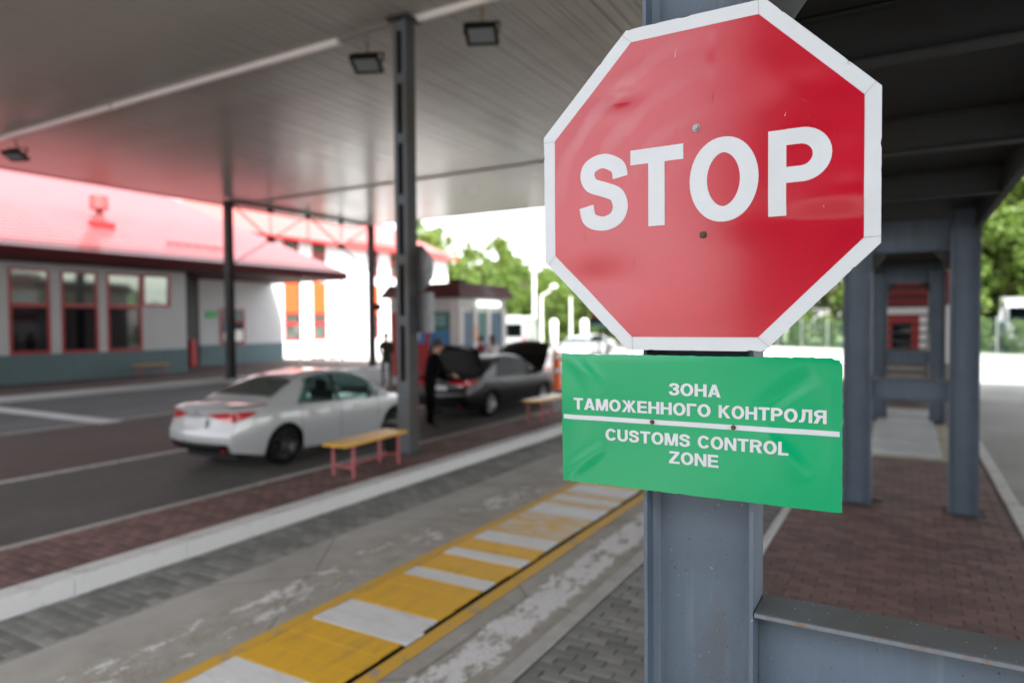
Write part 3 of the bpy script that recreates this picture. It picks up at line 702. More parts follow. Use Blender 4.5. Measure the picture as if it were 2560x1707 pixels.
for y in (3.0, 4.75, 6.6, 10.8, 12.7, 14.6):
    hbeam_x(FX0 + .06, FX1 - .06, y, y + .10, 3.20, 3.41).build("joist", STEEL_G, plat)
for x0, x1 in ((FX0 - .0, FX0 + .055), (FX1 - .055, FX1)):
    for a, b2 in ((2.01, 8.945), (9.10, 16.49)):
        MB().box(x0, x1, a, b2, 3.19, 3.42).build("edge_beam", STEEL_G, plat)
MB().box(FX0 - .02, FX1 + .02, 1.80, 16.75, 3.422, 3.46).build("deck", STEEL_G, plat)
# stair going down at the far end
st = thing("steel_stair", "open steel stair descending behind the third platform frame", "stairs", (0, 19, 0.05))
for i in range(16):
    zz = 3.35 - i * .205; yy = 16.85 + i * .27
    MB().box(-.42, .42, yy, yy + .26, zz - .045, zz).build("tread", STEEL_G, st)
for x in (-.46, .425): MB().bar((x + .018, 16.85, 3.35), (x + .018, 16.85 + 15.8 * .27, 3.35 - 15.8 * .205), .035, .22).build("stringer", STEEL, st)

# ================================================================== THE TWO SIGNS
SY = 1.82
SC = (-0.495, 2.565); OR = 0.4425       # octagon centre and apothem
def dent(x, z):
    dx, dz = x - SC[0], z - SC[1]
    y = 0.020 * dx * dx * (1 if dx < 0 else 1.0)
    y += 0.035 * max(0, dx - 0.10) ** 2 * 2.2                      # right part bent back a little
    g = lambda cx, cz, sx, sz, a: 2.0 * a * math.exp(-((dx - cx) / sx) ** 2 - ((dz - cz) / sz) ** 2)
    y += g(-.205, .26, .055, .03, .0040) - g(-.20, .225, .06, .025, .0022)
    y += g(-.27, -.25, .10, .06, .0034)
    y += g(.36, -.06, .12, .045, -.0035) + g(.30, -.12, .14, .04, .0032)
    y += g(.36, .10, .09, .05, .0022) + g(.28, .20, .10, .05, -.0016)
    rr = math.hypot(dx + .02, dz + .05)
    y += 0.0007 * math.sin(rr * 62) * smoothstep(.25, .38, rr) * (1 if dx < .05 and dz > -.15 else 0.25)
    return SY + y
def oct_r(t):        # radius of unit-apothem octagon with flat top
    a = (t + math.pi / 8) % (math.pi / 4) - math.pi / 8
    return 1 / math.cos(a)
def oct_sheet(ap, off, step=.0125, chip=0.0):
    """regular grid clipped to the octagon, laid on the dented sheet"""
    bm = bmesh.new(); n = int(ap * 2 / step) + 2
    g = [[bm.verts.new((SC[0] + (i - n / 2) * step, 0, SC[1] + (j - n / 2) * step)) for i in range(n + 1)] for j in range(n + 1)]
    for j in range(n):
        for i in range(n): bm.faces.new((g[j][i], g[j][i + 1], g[j + 1][i + 1], g[j + 1][i]))
    for k in range(8):
        t = math.pi / 4 * k; nv = Vector((math.cos(t), 0, math.sin(t)))
        bmesh.ops.bisect_plane(bm, geom=bm.verts[:] + bm.edges[:] + bm.faces[:], plane_co=Vector((SC[0], 0, SC[1])) + nv * ap, plane_no=nv, clear_outer=True)
    rr = random.Random(5)
    for v in bm.verts:
        if chip and v.is_boundary and rr.random() < .10:
            d_ = Vector((SC[0] - v.co.x, 0, SC[1] - v.co.z)).normalized() * rr.uniform(0, chip); v.co += d_
        v.co.y = dent(v.co.x, v.co.z) - off
    me = bpy.data.meshes.new("sheet"); bm.to_mesh(me); bm.free()
    for p in me.polygons: p.use_smooth = True
    return me
def oct_ring(ap, off=0.0):
    pts = []
    for k in range(8):
        t0, t1 = math.pi / 8 + math.pi / 4 * (k - 1), math.pi / 8 + math.pi / 4 * k; r_ = ap / math.cos(math.pi / 8)
        a_, c_ = (SC[0] + r_ * math.cos(t0), SC[1] + r_ * math.sin(t0)), (SC[0] + r_ * math.cos(t1), SC[1] + r_ * math.sin(t1))
        for i in range(12):
            x, z = a_[0] + (c_[0] - a_[0]) * i / 12, a_[1] + (c_[1] - a_[1]) * i / 12; pts.append((x, dent(x, z) - off, z))
    return pts
stop = thing("stop_sign", "red octagonal stop sign with white border and letters above the green plate", "stop sign", (SC[0], SY, SC[1] - OR))
mk("border", oct_sheet(OR, 0.0, chip=.003), SIGN_WHITE, stop)
ring = oct_ring(OR); n = len(ring)
e = MB(); e.grid([[(*p,) for p in ring + ring[:1]], [(SC[0] + (p[0] - SC[0]) * .992, p[1] + .028, SC[1] + (p[2] - SC[1]) * .992) for p in ring + ring[:1]]]); e.build("rim", SIGN_EDGE, stop)
bk = MB(); bk.add([(SC[0] + (p[0] - SC[0]) * .99, p[1] + .02, SC[1] + (p[2] - SC[1]) * .99) for p in ring], [tuple(range(n))]); bk.build("back", SIGN_BACK, stop)
mk("face", oct_sheet(OR - .036, 0.0007), SIGN_RED, stop)

for k in range(8):
    t = math.pi / 8 + math.pi / 4 * k; ri_, ro_ = (OR - .036) / math.cos(math.pi / 8), OR / math.cos(math.pi / 8) - .003; c_, s_ = math.cos(t + .035), math.sin(t + .035); c0, s0 = math.cos(t), math.sin(t)
    a_, e_ = (SC[0] + ri_ * c0, SC[1] + ri_ * s0), (SC[0] + ro_ * c_, SC[1] + ro_ * s_); nx_, nz_ = -(e_[1] - a_[1]), e_[0] - a_[0]; q_ = .0004 / math.hypot(nx_, nz_)
    MB().add([(px, dent(px, pz) - .0006, pz) for px, pz in ((a_[0] - nx_ * q_, a_[1] - nz_ * q_), (e_[0] - nx_ * q_, e_[1] - nz_ * q_), (e_[0] + nx_ * q_, e_[1] + nz_ * q_), (a_[0] + nx_ * q_, a_[1] + nz_ * q_))], [(0, 1, 2, 3)]).build("tape_seam", SIGN_EDGE, stop)
# --- letters as strokes and polygons, cap height 1
T = .2; H_ = T / 2
def arc(cx, cy, rx, ry, a0, a1, k=22): return [(cx + rx * math.cos(R(a0 + (a1 - a0) * i / k)), cy + ry * math.sin(R(a0 + (a1 - a0) * i / k))) for i in range(k + 1)]
def rect(x0, y0, x1, y1): return ('p', [(x0, y0), (x1, y0), (x1, y1), (x0, y1)])
def cat2(pts, k=7): return [(p.x, p.y) for p in catmull([(a, c, 0) for a, c in pts], k)]
mir = lambda ps, w_: [('p', [(w_ - x, y) for x, y in reversed(p)]) if t == 'p' else ('s', [(w_ - x, y) for x, y in p]) for t, p in ps]
bowl = lambda x, w_, y0, y1: ('s', [(x, y1 - H_ * .9), (w_ - .32, y1 - H_ * .9)] + arc(w_ - .33, (y0 + y1) / 2, .23, (y1 - y0) / 2 - H_ * .9, 86, -86, 16) + [(w_ - .32, y0 + H_ * .9), (x, y0 + H_ * .9)])
GL = {
 'T': (.68, [rect(0, .81, .68, 1), rect(.235, 0, .445, .81)]),
 'O': (.80, [('s', arc(.40, .5, .40 - H_ * 1.04, .515 - H_ * .94, 0, 360, 44))]),
 'H': (.73, [rect(0, 0, .205, 1), rect(.525, 0, .73, 1), rect(.205, .42, .525, .60)]),
 'A': (.76, [('p', [(0, 0), (.215, 0), (.475, 1), (.27, 1)]), ('p', [(.545, 0), (.76, 0), (.49, 1), (.285, 1)]), rect(.19, .2, .57, .36)]),
 'M': (.87, [rect(0, 0, .19, 1), rect(.68, 0, .87, 1), ('p', [(.0, 1), (.34, 0), (.50, 0), (.28, 1)]), ('p', [(.87, 1), (.59, 1), (.37, 0), (.53, 0)])]),
 'W': (1.0, [rect(.41, 0, .59, 1), ('p', [(.02, 1), (.34, .50), (.47, .52), (.25, 1)]), ('p', [(0, 0), (.23, 0), (.47, .55), (.33, .56)]), ('p', [(.98, 1), (.75, 1), (.53, .52), (.66, .50)]), ('p', [(1, 0), (.67, .56), (.53, .55), (.77, 0)])]),
 'E': (.66, [rect(0, 0, .205, 1), rect(.205, 0, .66, .18), rect(.205, .42, .61, .59), rect(.205, .82, .64, 1)]),
 'G': (.60, [rect(0, 0, .205, 1), rect(.205, .81, .60, 1)]),
 'K': (.75, [rect(0, 0, .205, 1), ('p', [(.20, .37), (.33, .52), (.73, 1), (.48, 1), (.20, .64)]), ('p', [(.24, .47), (.52, 0), (.76, 0), (.39, .59)])]),
 'P': (.70, [rect(0, 0, .205, 1), bowl(.2, .70, .38, 1.0)]),
 'L_': (.76, [rect(.555, 0, .76, 1), rect(.18, .81, .555, 1), ('s', cat2([(.28, .9), (.275, .62), (.25, .33), (.19, .15), (.10, .10), (0, .10)]))]),
 'R': (.74, [rect(0, 0, .205, 1), bowl(.2, .72, .42, 1.0), ('p', [(.32, .46), (.50, 0), (.74, 0), (.545, .48)])]),
 'Z_': (.64, [('s', cat2([(.10, .70), (.15, .84), (.31, .905), (.47, .86), (.535, .735), (.47, .60), (.27, .545)])), ('s', cat2([(.27, .525), (.48, .47), (.545, .295), (.47, .14), (.30, .093), (.14, .15), (.085, .32)]))]),
 'C': (.77, [('s', arc(.40, .5, .40 - H_ * 1.04, .515 - H_ * .94, 34, 326, 40))]),
 'U': (.73, [('s', [(.103, 1)] + arc(.365, .37, .262, .285, 180, 360, 20) + [(.627, 1)])]),
 'S': (.70, [('s', cat2([(.585, .675), (.545, .82), (.35, .915), (.165, .86), (.115, .735), (.18, .61), (.36, .535), (.53, .45), (.585, .29), (.52, .145), (.34, .085), (.15, .155), (.10, .33)]))]),
 'N': (.74, [rect(0, 0, .195, 1), rect(.545, 0, .74, 1), ('p', [(0, 1), (.53, 0), (.74, 0), (.21, 1)])]),
 'L': (.60, [rect(0, 0, .205, 1), rect(.205, 0, .60, .185)]),
 'Z': (.68, [rect(.02, .82, .66, 1), rect(0, 0, .68, .18), ('p', [(0, .18), (.25, .18), (.66, .82), (.41, .82)])]),
}
GL['YA'] = (.74, mir(GL['R'][1], .74))
def glyph(ch, x0, z0, sx, sz, fn, off):
    """mesh of one letter laid on the sheet fn"""
    b = MB(); k = 0
    def put(pts, quads):
        nonlocal k
        b.add([(x0 + p[0] * sx, fn(x0 + p[0] * sx, z0 + p[1] * sz) - off - k * .00004, z0 + p[1] * sz) for p in pts], quads); k += 1
    for t, p in GL[ch][1]:
        if t == 'p':
            n = len(p)
            if n == 4:
                m = 6; rows = [[tuple(p[0][i] + (p[3][i] - p[0][i]) * r / m + ((p[1][i] + (p[2][i] - p[1][i]) * r / m) - (p[0][i] + (p[3][i] - p[0][i]) * r / m)) * c / 3 for i in (0, 1)) for c in range(4)] for r in range(m + 1)]
                put([q for r in rows for q in r], [(r * 4 + c, r * 4 + c + 1, r * 4 + c + 5, r * 4 + c + 4) for r in range(m) for c in range(3)])
            else: put(p, [tuple(range(n))])
        else:
            L, Rr = [], []; closed = (p[0][0] - p[-1][0]) ** 2 + (p[0][1] - p[-1][1]) ** 2 < 1e-6
            n = len(p)
            for i, q in enumerate(p):
                a = p[(i - 1) % (n - 1)] if closed else p[max(0, i - 1)]; c = p[(i + 1) % (n - 1)] if closed else p[min(n - 1, i + 1)]
                dx, dy = c[0] - a[0], c[1] - a[1]; l = math.hypot(dx, dy) or 1
                # horizontal strokes slightly thinner
                hw = H_ * (0.93 + 0.11 * abs(dy / l))
                L.append((q[0] - dy / l * hw, q[1] + dx / l * hw)); Rr.append((q[0] + dy / l * hw, q[1] - dx / l * hw))
            put(L + Rr, [(i, n + i, n + i + 1, i + 1) for i in range(n - 1)])
    return b
for ch, x0, x1 in (('S', -.821, -.672), ('T', -.666, -.518), ('O', -.501, -.326), ('P', -.303, -.158)):
    wd = GL[ch][0]; o = glyph(ch, x0, 2.462, (x1 - x0) / wd, .2125, dent, .0014).build("letter", SIGN_WHITE, stop, smooth=False)
def bolt(x, y, z, r, m, par):
    b = MB(); b.cyl((x, y, z), (x, y - .003, z), r * 1.5, r * 1.5, 14); b.cyl((x, y - .003, z), (x, y - .009, z), r, r * .92, 6); b.build("bolt", m, par)
bolt(-.483, dent(-.483, 2.71), 2.71, .007, BOLT, stop); bolt(-.465, dent(-.465, 2.428), 2.428, .0065, BOLT_R, stop)
# scuffs
rr = random.Random(11)
for i in range(26):
    t = rr.uniform(0, 6.28); q = math.sqrt(rr.random()) * .36; x, z = SC[0] + q * math.cos(t), SC[1] + q * math.sin(t)
    L = rr.uniform(.002, .014); a = rr.gauss(1.57, .4); wd = rr.uniform(.0004, .0011)
    ux, uz = math.cos(a), math.sin(a); pts = [(x - ux * L - uz * wd, z - uz * L + ux * wd), (x - ux * L + uz * wd, z - uz * L - ux * wd), (x + ux * L + uz * wd * .3, z + uz * L - ux * wd * .3), (x + ux * L - uz * wd * .3, z + uz * L + ux * wd * .3)]
    MB().add([(p, dent(p, q2) - .0012, q2) for p, q2 in pts], [(0, 1, 2, 3)]).build("scratch", SCRATCH if rr.random() < .75 else SCRATCH_W, stop)

# --- green plate
GX0, GX1, GZ0, GZ1 = -.882, -.132, 1.732, 2.108
def gdent(x, z):
    u, v = (x - GX0) / (GX1 - GX0), (z - GZ0) / (GZ1 - GZ0)
    y = SY + .004
    d = lambda px, py, qx, qy: abs((x - px) * (qz_(py, qy)) - (z - py) * (qx - px)) / math.hypot(qx - px, qy - py)
    def crease(px, pz, qx, qz, wdt, amp):
        L2 = (qx - px) ** 2 + (qz - pz) ** 2; t = max(0, min(1, ((x - px) * (qx - px) + (z - pz) * (qz - pz)) / L2))
        dd = math.hypot(x - px - t * (qx - px), z - pz - t * (qz - pz)); return amp * math.exp(-(dd / wdt) ** 2) * math.sin(math.pi * min(1, t + .12)) ** .5
    y += crease(-.855, 2.10, -.74, 1.995, .022, -.0044) + crease(-.86, 1.76, -.73, 1.86, .022, -.0048)
    y += crease(-.30, 1.99, -.18, 2.08, .024, .0052) + crease(-.30, 1.90, -.20, 1.79, .026, -.0054)
    y += .0052 * math.exp(-((u - .93) / .08) ** 2 - ((v - .55) / .3) ** 2) - .0046 * math.exp(-((u - .06) / .06) ** 2 - ((v - .55) / .32) ** 2)
    y += .0016 * math.sin(u * 5 + 1) * math.cos(v * 4)
    if u > .965: y += (u - .965) * .05
    if v > .965: y += (v - .965) * .03
    return y
gp = thing("customs_sign", "green rectangular customs control zone plate with white Russian and English lettering", "sign", ((GX0 + GX1) / 2, SY, GZ0))
rows = []
rr = random.Random(2)
nx, nz = 90, 46
for j in range(nz + 1):
    row = []
    for i in range(nx + 1):
        x = GX0 + (GX1 - GX0) * i / nx; z = GZ0 + (GZ1 - GZ0) * j / nz
        jz = rr.gauss(0, .0006) if j in (0, nz) else 0; jx = rr.gauss(0, .0006) if i in (0, nx) else 0
        # rounded top right corner, bent lip at the bottom
        if i == nx and j >= nz - 1: jx -= .006
        if j == nz and i >= nx - 2: jz -= .004
        row.append((x + jx, gdent(x, z), z + jz))
    rows.append(row)
b = MB(); b.grid(rows); b.build("plate", SIGN_GREEN, gp, smooth=True)
edge = rows[0] + [r[-1] for r in rows[1:]] + rows[-1][-2::-1] + [r[0] for r in rows[-2:0:-1]]
e = MB(); e.grid([edge + edge[:1], [(p[0] + (.002 if p[0] < -.5 else -.002), p[1] + .022, p[2]) for p in edge + edge[:1]]]); e.build("return_edge", SIGN_GREEN, gp)
e = MB(); e.add([(p[0] + (.002 if p[0] < -.5 else -.002), p[1] + .02, p[2]) for p in edge], [tuple(range(len(edge)))]); e.build("back", SIGN_BACK, gp)
lz = 1.9235
b = MB(); N = 60; b.grid([[(GX0 + .006 + (GX1 - GX0 - .012) * i / N, gdent(GX0 + (GX1 - GX0) * i / N, lz + s) - .0012, lz + s) for i in range(N + 1)] for s in (-.0066, -.002, .002, .0066)]); b.build("white_line", SIGN_WHITE, gp)
def text(glyphs, x0, x1, z0, h):
    gap = .075; tot = sum((GL[g][0] + gap) if g != ' ' else .32 for g in glyphs) - gap
    s = (x1 - x0) / tot; x = x0
    for g in glyphs:
        if g == ' ': x += .32 * s; continue
        glyph(g, x, z0, s, h, gdent, .0012).build("letter", SIGN_WHITE, gp); x += (GL[g][0] + gap) * s
text(['Z_', 'O', 'H', 'A'], -.559, -.421, 2.0000, .0335)
text(['T', 'A', 'M', 'O', 'W', 'E', 'H', 'H', 'O', 'G', 'O'], -.842, -.447, 1.9465, .0335)
text(['K', 'O', 'H', 'T', 'P', 'O', 'L_', 'YA'], -.426, -.167, 1.9465, .0335)
text(['C', 'U', 'S', 'T', 'O', 'M', 'S'], -.745, -.501, 1.8625, .0335)
text(['C', 'O', 'N', 'T', 'R', 'O', 'L'], -.481, -.253, 1.8625, .0335)
text(['Z', 'O', 'N', 'E'], -.559, -.426, 1.8140, .0335)
bolt(-.606, gdent(-.606, lz) - .001, lz, .0042, BOLT_R, gp); bolt(-.388, gdent(-.388, lz) - .001, lz, .0042, BOLT_R, gp)
# brackets between signs and column
MB().box(-.62, -.37, SY + .030, 1.862, 2.60, 2.63).build("bracket", SIGN_EDGE, stop); MB().box(-.62, -.37, SY + .030, 1.862, 2.40, 2.43).build("bracket", SIGN_EDGE, stop)
MB().box(-.62, -.37, SY + .027, 1.862, 1.90, 1.93).build("bracket", SIGN_EDGE, gp)

# ================================================================== BENCHES
def bench(loc, rz, label, L=1.40, worn=False):
    t = thing("bench", label, "bench", loc, rz, "yellow benches with pink steel legs")
    for i in range(3):
        MB().box(-.20 + i * .137, -.20 + i * .137 + .127, -L / 2, L / 2, .43, .47).build("seat_board", BENCH_Y, t, bevel=.006, local=True)
    for s in (-1, 1):
        y = s * (L / 2 - .19)
        for x in (-.17, .17): MB().bar((x, y, 0), (x, y, .43), .034).build("leg", BENCH_P, t, local=True)
        MB().bar((-.153, y, .14), (.153, y, .14), .028).build("cross_bar", BENCH_P, t, local=True)
        MB().bar((-.19, y, .415), (.19, y, .415), .034, .028).build("seat_bearer", BENCH_P, t, local=True)
    MB().bar((0, -(L / 2 - .204), .14), (0, L / 2 - .204, .14), .024).build("stretcher", BENCH_P, t, local=True)
    return t
bench((-6.58, 7.28, .15), R(4), "yellow slatted bench with pink steel legs in front of the lattice column")
bench((-6.62, 12.9, .15), R(0), "yellow bench with red-pink legs beside the dark car with raised bonnet")
bench((-27.0, 16.9, .15), R(0), "yellow bench against the blue-grey plinth of the office")

# ================================================================== OFFICE BUILDING (left)
WX = -27.5
off = thing("office_building", "low white office with blue-grey plinth, red window frames and pink-red tiled roof", "building", (WX, 10, .15))
yA, yC = -2.0, 18.92
wins = [(12.03, 13.39, 1.21, 4.30), (13.77, 15.13, 1.19, 4.30), (15.47, 16.90, 1.18, 4.31), (16.94, 18.18, 3.0, 4.33), (9.9, 11.6, 1.2, 4.3), (7.6, 9.4, 1.2, 4.3)]
wins.sort()
# wall pieces between the openings
y = yA
for (a, c, z0, z1) in wins:
    if a - y > .005: MB().box(WX - .25, WX, y, a, 1.19, 4.9).build("wall", WALL_W, off)
    MB().box(WX - .25, WX, a, c, z1, 4.9).build("wall", WALL_W, off)
    if z0 > 1.25: MB().box(WX - .25, WX, a, c, 1.19, z0).build("wall", WALL_W, off)
    y = c
MB().box(WX - .25, WX, y, yC, 1.19, 4.9).build("wall", WALL_W, off)
MB().box(WX - .25, WX + .015, yA, yC + .015, .15, 1.19).build("plinth", WALL_B, off)
MB().box(WX - 3.5, WX - .251, yC - .25, yC, .15, 4.9).build("return_wall", WALL_W, off)
MB().box(WX - 3.2, WX - 3.0, yA, yC - .26, .15, 4.9).build("inner_wall", mat("room_dark", (0.10, 0.10, 0.10), 0.9), off)
MB().box(WX - 3.0, WX - .26, yA, yC - .26, 4.4, 4.5).build("room_ceiling", MATS["room_dark"], off)
for (a, c, z0, z1) in wins:
    f = MB(); fwid = .10
    zm = 3.0
    f.box(WX - .10, WX + .02, a, a + fwid, z0, z1).box(WX - .10, WX + .02, c - fwid, c, z0, z1)
    f.box(WX - .10, WX + .02, a + fwid, c - fwid, z0, z0 + .11).box(WX - .10, WX + .02, a + fwid, c - fwid, z1 - .08, z1)
    if z0 < 2: f.box(WX - .10, WX + .02, a + fwid, c - fwid, zm - .09, zm + .07)
    wo_ = f.build("window", FRAME_R, off)
    if z0 < 2:
        MB().add([(WX - .05, a + fwid, z0 + .11), (WX - .05, c - fwid, z0 + .11), (WX - .05, c - fwid, zm - .09), (WX - .05, a + fwid, zm - .09)], [(0, 1, 2, 3)]).build("pane", GLASS2, wo_)
        MB().add([(WX - .05, a + fwid, zm + .07), (WX - .05, c - fwid, zm + .07), (WX - .05 + .05, c - fwid, z1 - .08), (WX - .05 + .05, a + fwid, z1 - .08)], [(0, 1, 2, 3)]).build("pane", GLASS, wo_)
    else:
        MB().add([(WX - .05, a + fwid, z0 + .11), (WX - .05, c - fwid, z0 + .11), (WX - .02, c - fwid, z1 - .08), (WX - .02, a + fwid, z1 - .08)], [(0, 1, 2, 3)]).build("pane", GLASS, wo_)
MB().box(WX - .9, WX - .86, 16.0, 16.28, 1.6, 2.75).build("blue_banner", mat("banner_blue", (0.01, 0.22, 0.55), .5, emit=(0.01, 0.2, 0.5), estr=0.0), off)
# soffit, fascia, roof
EX, EZ, EY = -25.1, 4.84, 26.5
PIT = 0.60; RX = -31.5; RZ = EZ + PIT * (EX - RX)
MB().box(RX, EX - .04, -6, EY - .04, EZ - .30, EZ - .24).build("soffit", MAROON, off)
MB().box(EX - .04, EX, -6, EY, EZ - .36, EZ - .002).build("fascia", MAROON, off); MB().box(RX * 2 - EX, EX - .041, EY - .04, EY, EZ - .36, EZ - .002).build("fascia", MAROON, off)
roof = MB(); nr = 26
for k in range(nr):
    t0, t1 = k / nr, (k + 1) / nr
    xa, xb = EX + (RX - EX) * t0, EX + (RX - EX) * t1; za, zb = EZ + (RZ - EZ) * t0, EZ + (RZ - EZ) * t1
    ea, eb = EY - (EX - xa), EY - (EX - xb)
    roof.add([(xa, -6, za + .03), (xa, ea, za + .03), (xb, eb, zb), (xb, -6, zb), (xa, -6, za - .002), (xa, ea, za - .002)], [(0, 1, 2, 3), (4, 5, 1, 0)])
    # hip end facing down the street
    roof.add([(xa, ea, za + .03), (2 * RX - xa, ea, za + .03), (2 * RX - xb, eb, zb), (xb, eb, zb), (xa, ea, za - .002), (2 * RX - xa, ea, za - .002)], [(0, 1, 2, 3), (4, 5, 1, 0)])
roof.add([(RX, -6, RZ), (RX, EY - (EX - RX), RZ), (2 * RX - EX, EY, EZ), (2 * RX - EX, -6, EZ)], [(0, 1, 2, 3)])
ro = roof.build("roof", ROOF, off)
def roofpt(y, up_): return Vector((EX - up_, y, EZ + PIT * up_))
p = roofpt(15.15, 2.2)
vt = MB(); vt.box(p.x - .35, p.x + .35, p.y - .42, p.y + .42, p.z - .2, p.z + .08); vt.build("vent_base", RED_D, ro)
vt = MB(); vt.cyl(p + Vector((0, 0, .05)), p + Vector((0, 0, .75)), .14, .14, 12).cyl(p + Vector((0, 0, .6)), p + Vector((0, 0, 1.1)), .34, .32, 14); vt.build("vent_cowl", mat("vent_red", (0.24, 0.04, 0.04), 0.5), ro)
sg = MB()
for s in (0, .1): a = roofpt(17.2, 1.0 + s); c = roofpt(19.9, 1.0 + s); sg.bar(a + Vector((0, 0, .09 + s * .3)), c + Vector((0, 0, .09 + s * .3)), .03)
for i in range(7): a = roofpt(17.2 + i * .45, 1.0); sg.bar(a + Vector((0, 0, 0)), a + Vector((0, 0, .16)), .03)
sg.build("snow_guard", RED_D, ro)
# porch: recessed wall, dark doorway, posts
BX = -31.0
MB().box(BX - .25, BX, 22.05, 27.4, 1.19, 4.54).build("porch_wall", WALL_W, off); MB().box(BX - .25, BX + .015, 22.05, 27.415, .15, 1.19).build("porch_plinth", WALL_B, off)
MB().box(BX - .25, BX - .05, 18.93, 22.049, .15, 4.54).build("doorway", DOOR_D, off)
MB().box(BX - .04, BX - .005, 20.6, 21.95, .16, 3.9).build("door_leaf", DOOR_D, off)
MB().box(BX + .01, BX + .35, 21.30, 21.62, .15, 1.5).build("fire_cabinet", RED_D, off)
for x, y, nm in ((-26.5, 24.5, 0), (-25.35, 26.3, 1)):
    MB().cyl((x, y, .15), (x, y, EZ - .3), .06, .06, 12).build("porch_post", POLE_W, off)
# notice board and small green plate on the porch wall
nb = thing("notice_board", "notice board with red frame on the white porch wall behind the canopy post", "notice board", (BX, 24, 1.2))
MB().box(BX + .004, BX + .06, 23.25, 24.75, 1.2, 3.06).build("frame", FRAME_R, nb)
MB().box(BX + .061, BX + .066, 23.35, 24.65, 1.3, 2.95).build("panel", GLASS2, nb)
for i, (ya, yb, za, zb, m) in enumerate(((23.4, 23.95, 1.35, 1.85, WHITE_PL), (24.1, 24.6, 1.35, 1.95, WHITE_PL), (23.4, 23.7, 1.95, 2.35, POSTER_B), (24.0, 24.6, 2.5, 2.9, POSTER_T), (23.4, 24.6, 2.38, 2.5, FRAME_R))):
    MB().box(BX + .0665, BX + .071, ya, yb, za, zb).build("leaflet", m, nb)
tag(MB().box(BX + .004, BX + .03, 22.38, 23.05, 2.56, 2.94).build("wall_plate", GREEN_SMALL), "small green plate on the white porch wall beside the notice board", "sign")

# ------------------------------------------------------------------ two-storey building
TX = -33.0
tb = thing("two_storey_building", "two-storey white building with orange window panels and bright red hipped roof", "building", (TX, 38, 0))
MB().box(TX - 12, TX, 22, 46.5, -.02, 7.55).build("wall", WALL_T, tb)
for i, (a, c) in enumerate(((29.27, 30.47), (31.61, 32.76), (36.98, 37.9), (39.23, 40.1), (43.4, 44.3))):
    MB().box(TX + .003, TX + .04, a, c, 2.95, 4.95).build("orange_panel", ORANGE, tb)
    for z0, z1 in ((1.21, 2.945), (5.6, 7.4)):
        f = MB(); f.box(TX + .003, TX + .05, a, c, z0, z0 + .12).box(TX + .003, TX + .05, a, c, z1 - .1, z1).box(TX + .003, TX + .05, a, a + .1, z0 + .1201, z1 - .1001).box(TX + .003, TX + .05, c - .1, c, z0 + .1201, z1 - .1001)
        zm = z0 + (z1 - z0) * .62; f.box(TX + .003, TX + .05, a + .1001, c - .1001, zm - .12, zm + .06)
        wn = f.build("window", FRAME_R, tb)
        MB().add([(TX + .02, a + .1, z0 + .1), (TX + .02, c - .1, z0 + .1), (TX + .02, c - .1, z1 - .1), (TX + .02, a + .1, z1 - .1)], [(0, 1, 2, 3)]).build("pane", GLASS, wn)
rx, re, rz_, ry0, ry1 = -39.0, TX + .7, 7.5, 21.3, 47.2
rz2 = rz_ + .62 * (re - rx)
b = MB(); dlt = re - rx
b.add([(re, ry0, rz_), (re, ry1, rz_), (rx, ry1 - dlt, rz2), (rx, ry0 + dlt, rz2), (2 * rx - re, ry0, rz_), (2 * rx - re, ry1, rz_)], [(0, 1, 2, 3), (1, 5, 2), (5, 4, 3, 2), (4, 0, 3), (0, 4, 5, 1)])
rf = b.build("roof", ROOF2, tb)
MB().box(re - .02, re + .03, ry0, ry1, rz_ - .16, rz_ + .01).build("gutter", FRAME_R, rf)
MB().bar((re - .4, 34.5, rz_ + .3), (re - .4, 46, rz_ + .3), .08, .08).build("snow_guard", FRAME_R, rf)
def ac(y, label):
    t = thing("air_conditioner", label, "air conditioner", (TX + .5, y, 0), 0, "air conditioner units by the white facade")
    MB().box(TX + .08, TX + .52, y - .48, y + .48, .12, .95).build("case", WHITE_PL, t, bevel=.02)
    b = MB(); b.lathe([(.30, 0), (.33, .02), (.30, .03), (.28, .01)], (TX + .521, y + .1, .55), (1, 0, 0), 20); b.build("fan_ring", mat("fan_ring_grey", (.3, .28, .25), .5), t)
    f = MB()
    for k in range(5):
        a = k * 2 * math.pi / 5; f.bar((TX + .527, y + .1, .55), (TX + .527, y + .1 + .27 * math.cos(a), .55 + .27 * math.sin(a)), .11, .006)
    f.build("fan", mat("fan_brown", (.16, .13, .1), .6), t)
    for s in (-.35, .35): MB().box(TX + .1, TX + .5, y + s - .03, y + s + .03, 0, .12).build("foot", BLACKM, t)
ac(31.75, "white air conditioner unit standing under the first lower windows"); ac(33.3, "second white air conditioner unit, further along the facade")

# ================================================================== KIOSK between the lanes
kx0, kx1, ky0, ky1 = -16.55, -13.5, 19.65, 22.85
ks = thing("control_kiosk", "white control booth with maroon ribbed roof band and blue posters behind the dark car", "booth", (-15, 21.2, 0))
MB().box(kx0, kx1, ky0, ky1, 0, 3.1).build("wall", mat("kiosk_wall", (0.44, 0.42, 0.41), 0.6, var=0.05), ks)
ev, tp, ins = 3.13, 3.62, .34
o_ = .28
b = MB()
lo = [(kx0 - o_, ky0 - o_), (kx1 + o_, ky0 - o_), (kx1 + o_, ky1 + o_), (kx0 - o_, ky1 + o_)]; hi = [(kx0, ky0), (kx1, ky0), (kx1, ky1), (kx0, ky1)]
b.add([(*p, ev) for p in lo] + [(*p, tp) for p in hi], [(i, (i + 1) % 4, 4 + (i + 1) % 4, 4 + i) for i in range(4)] + [(4, 5, 6, 7), (3, 2, 1, 0)])
kr = b.build("roof", MAROON2, ks)
rb = MB()
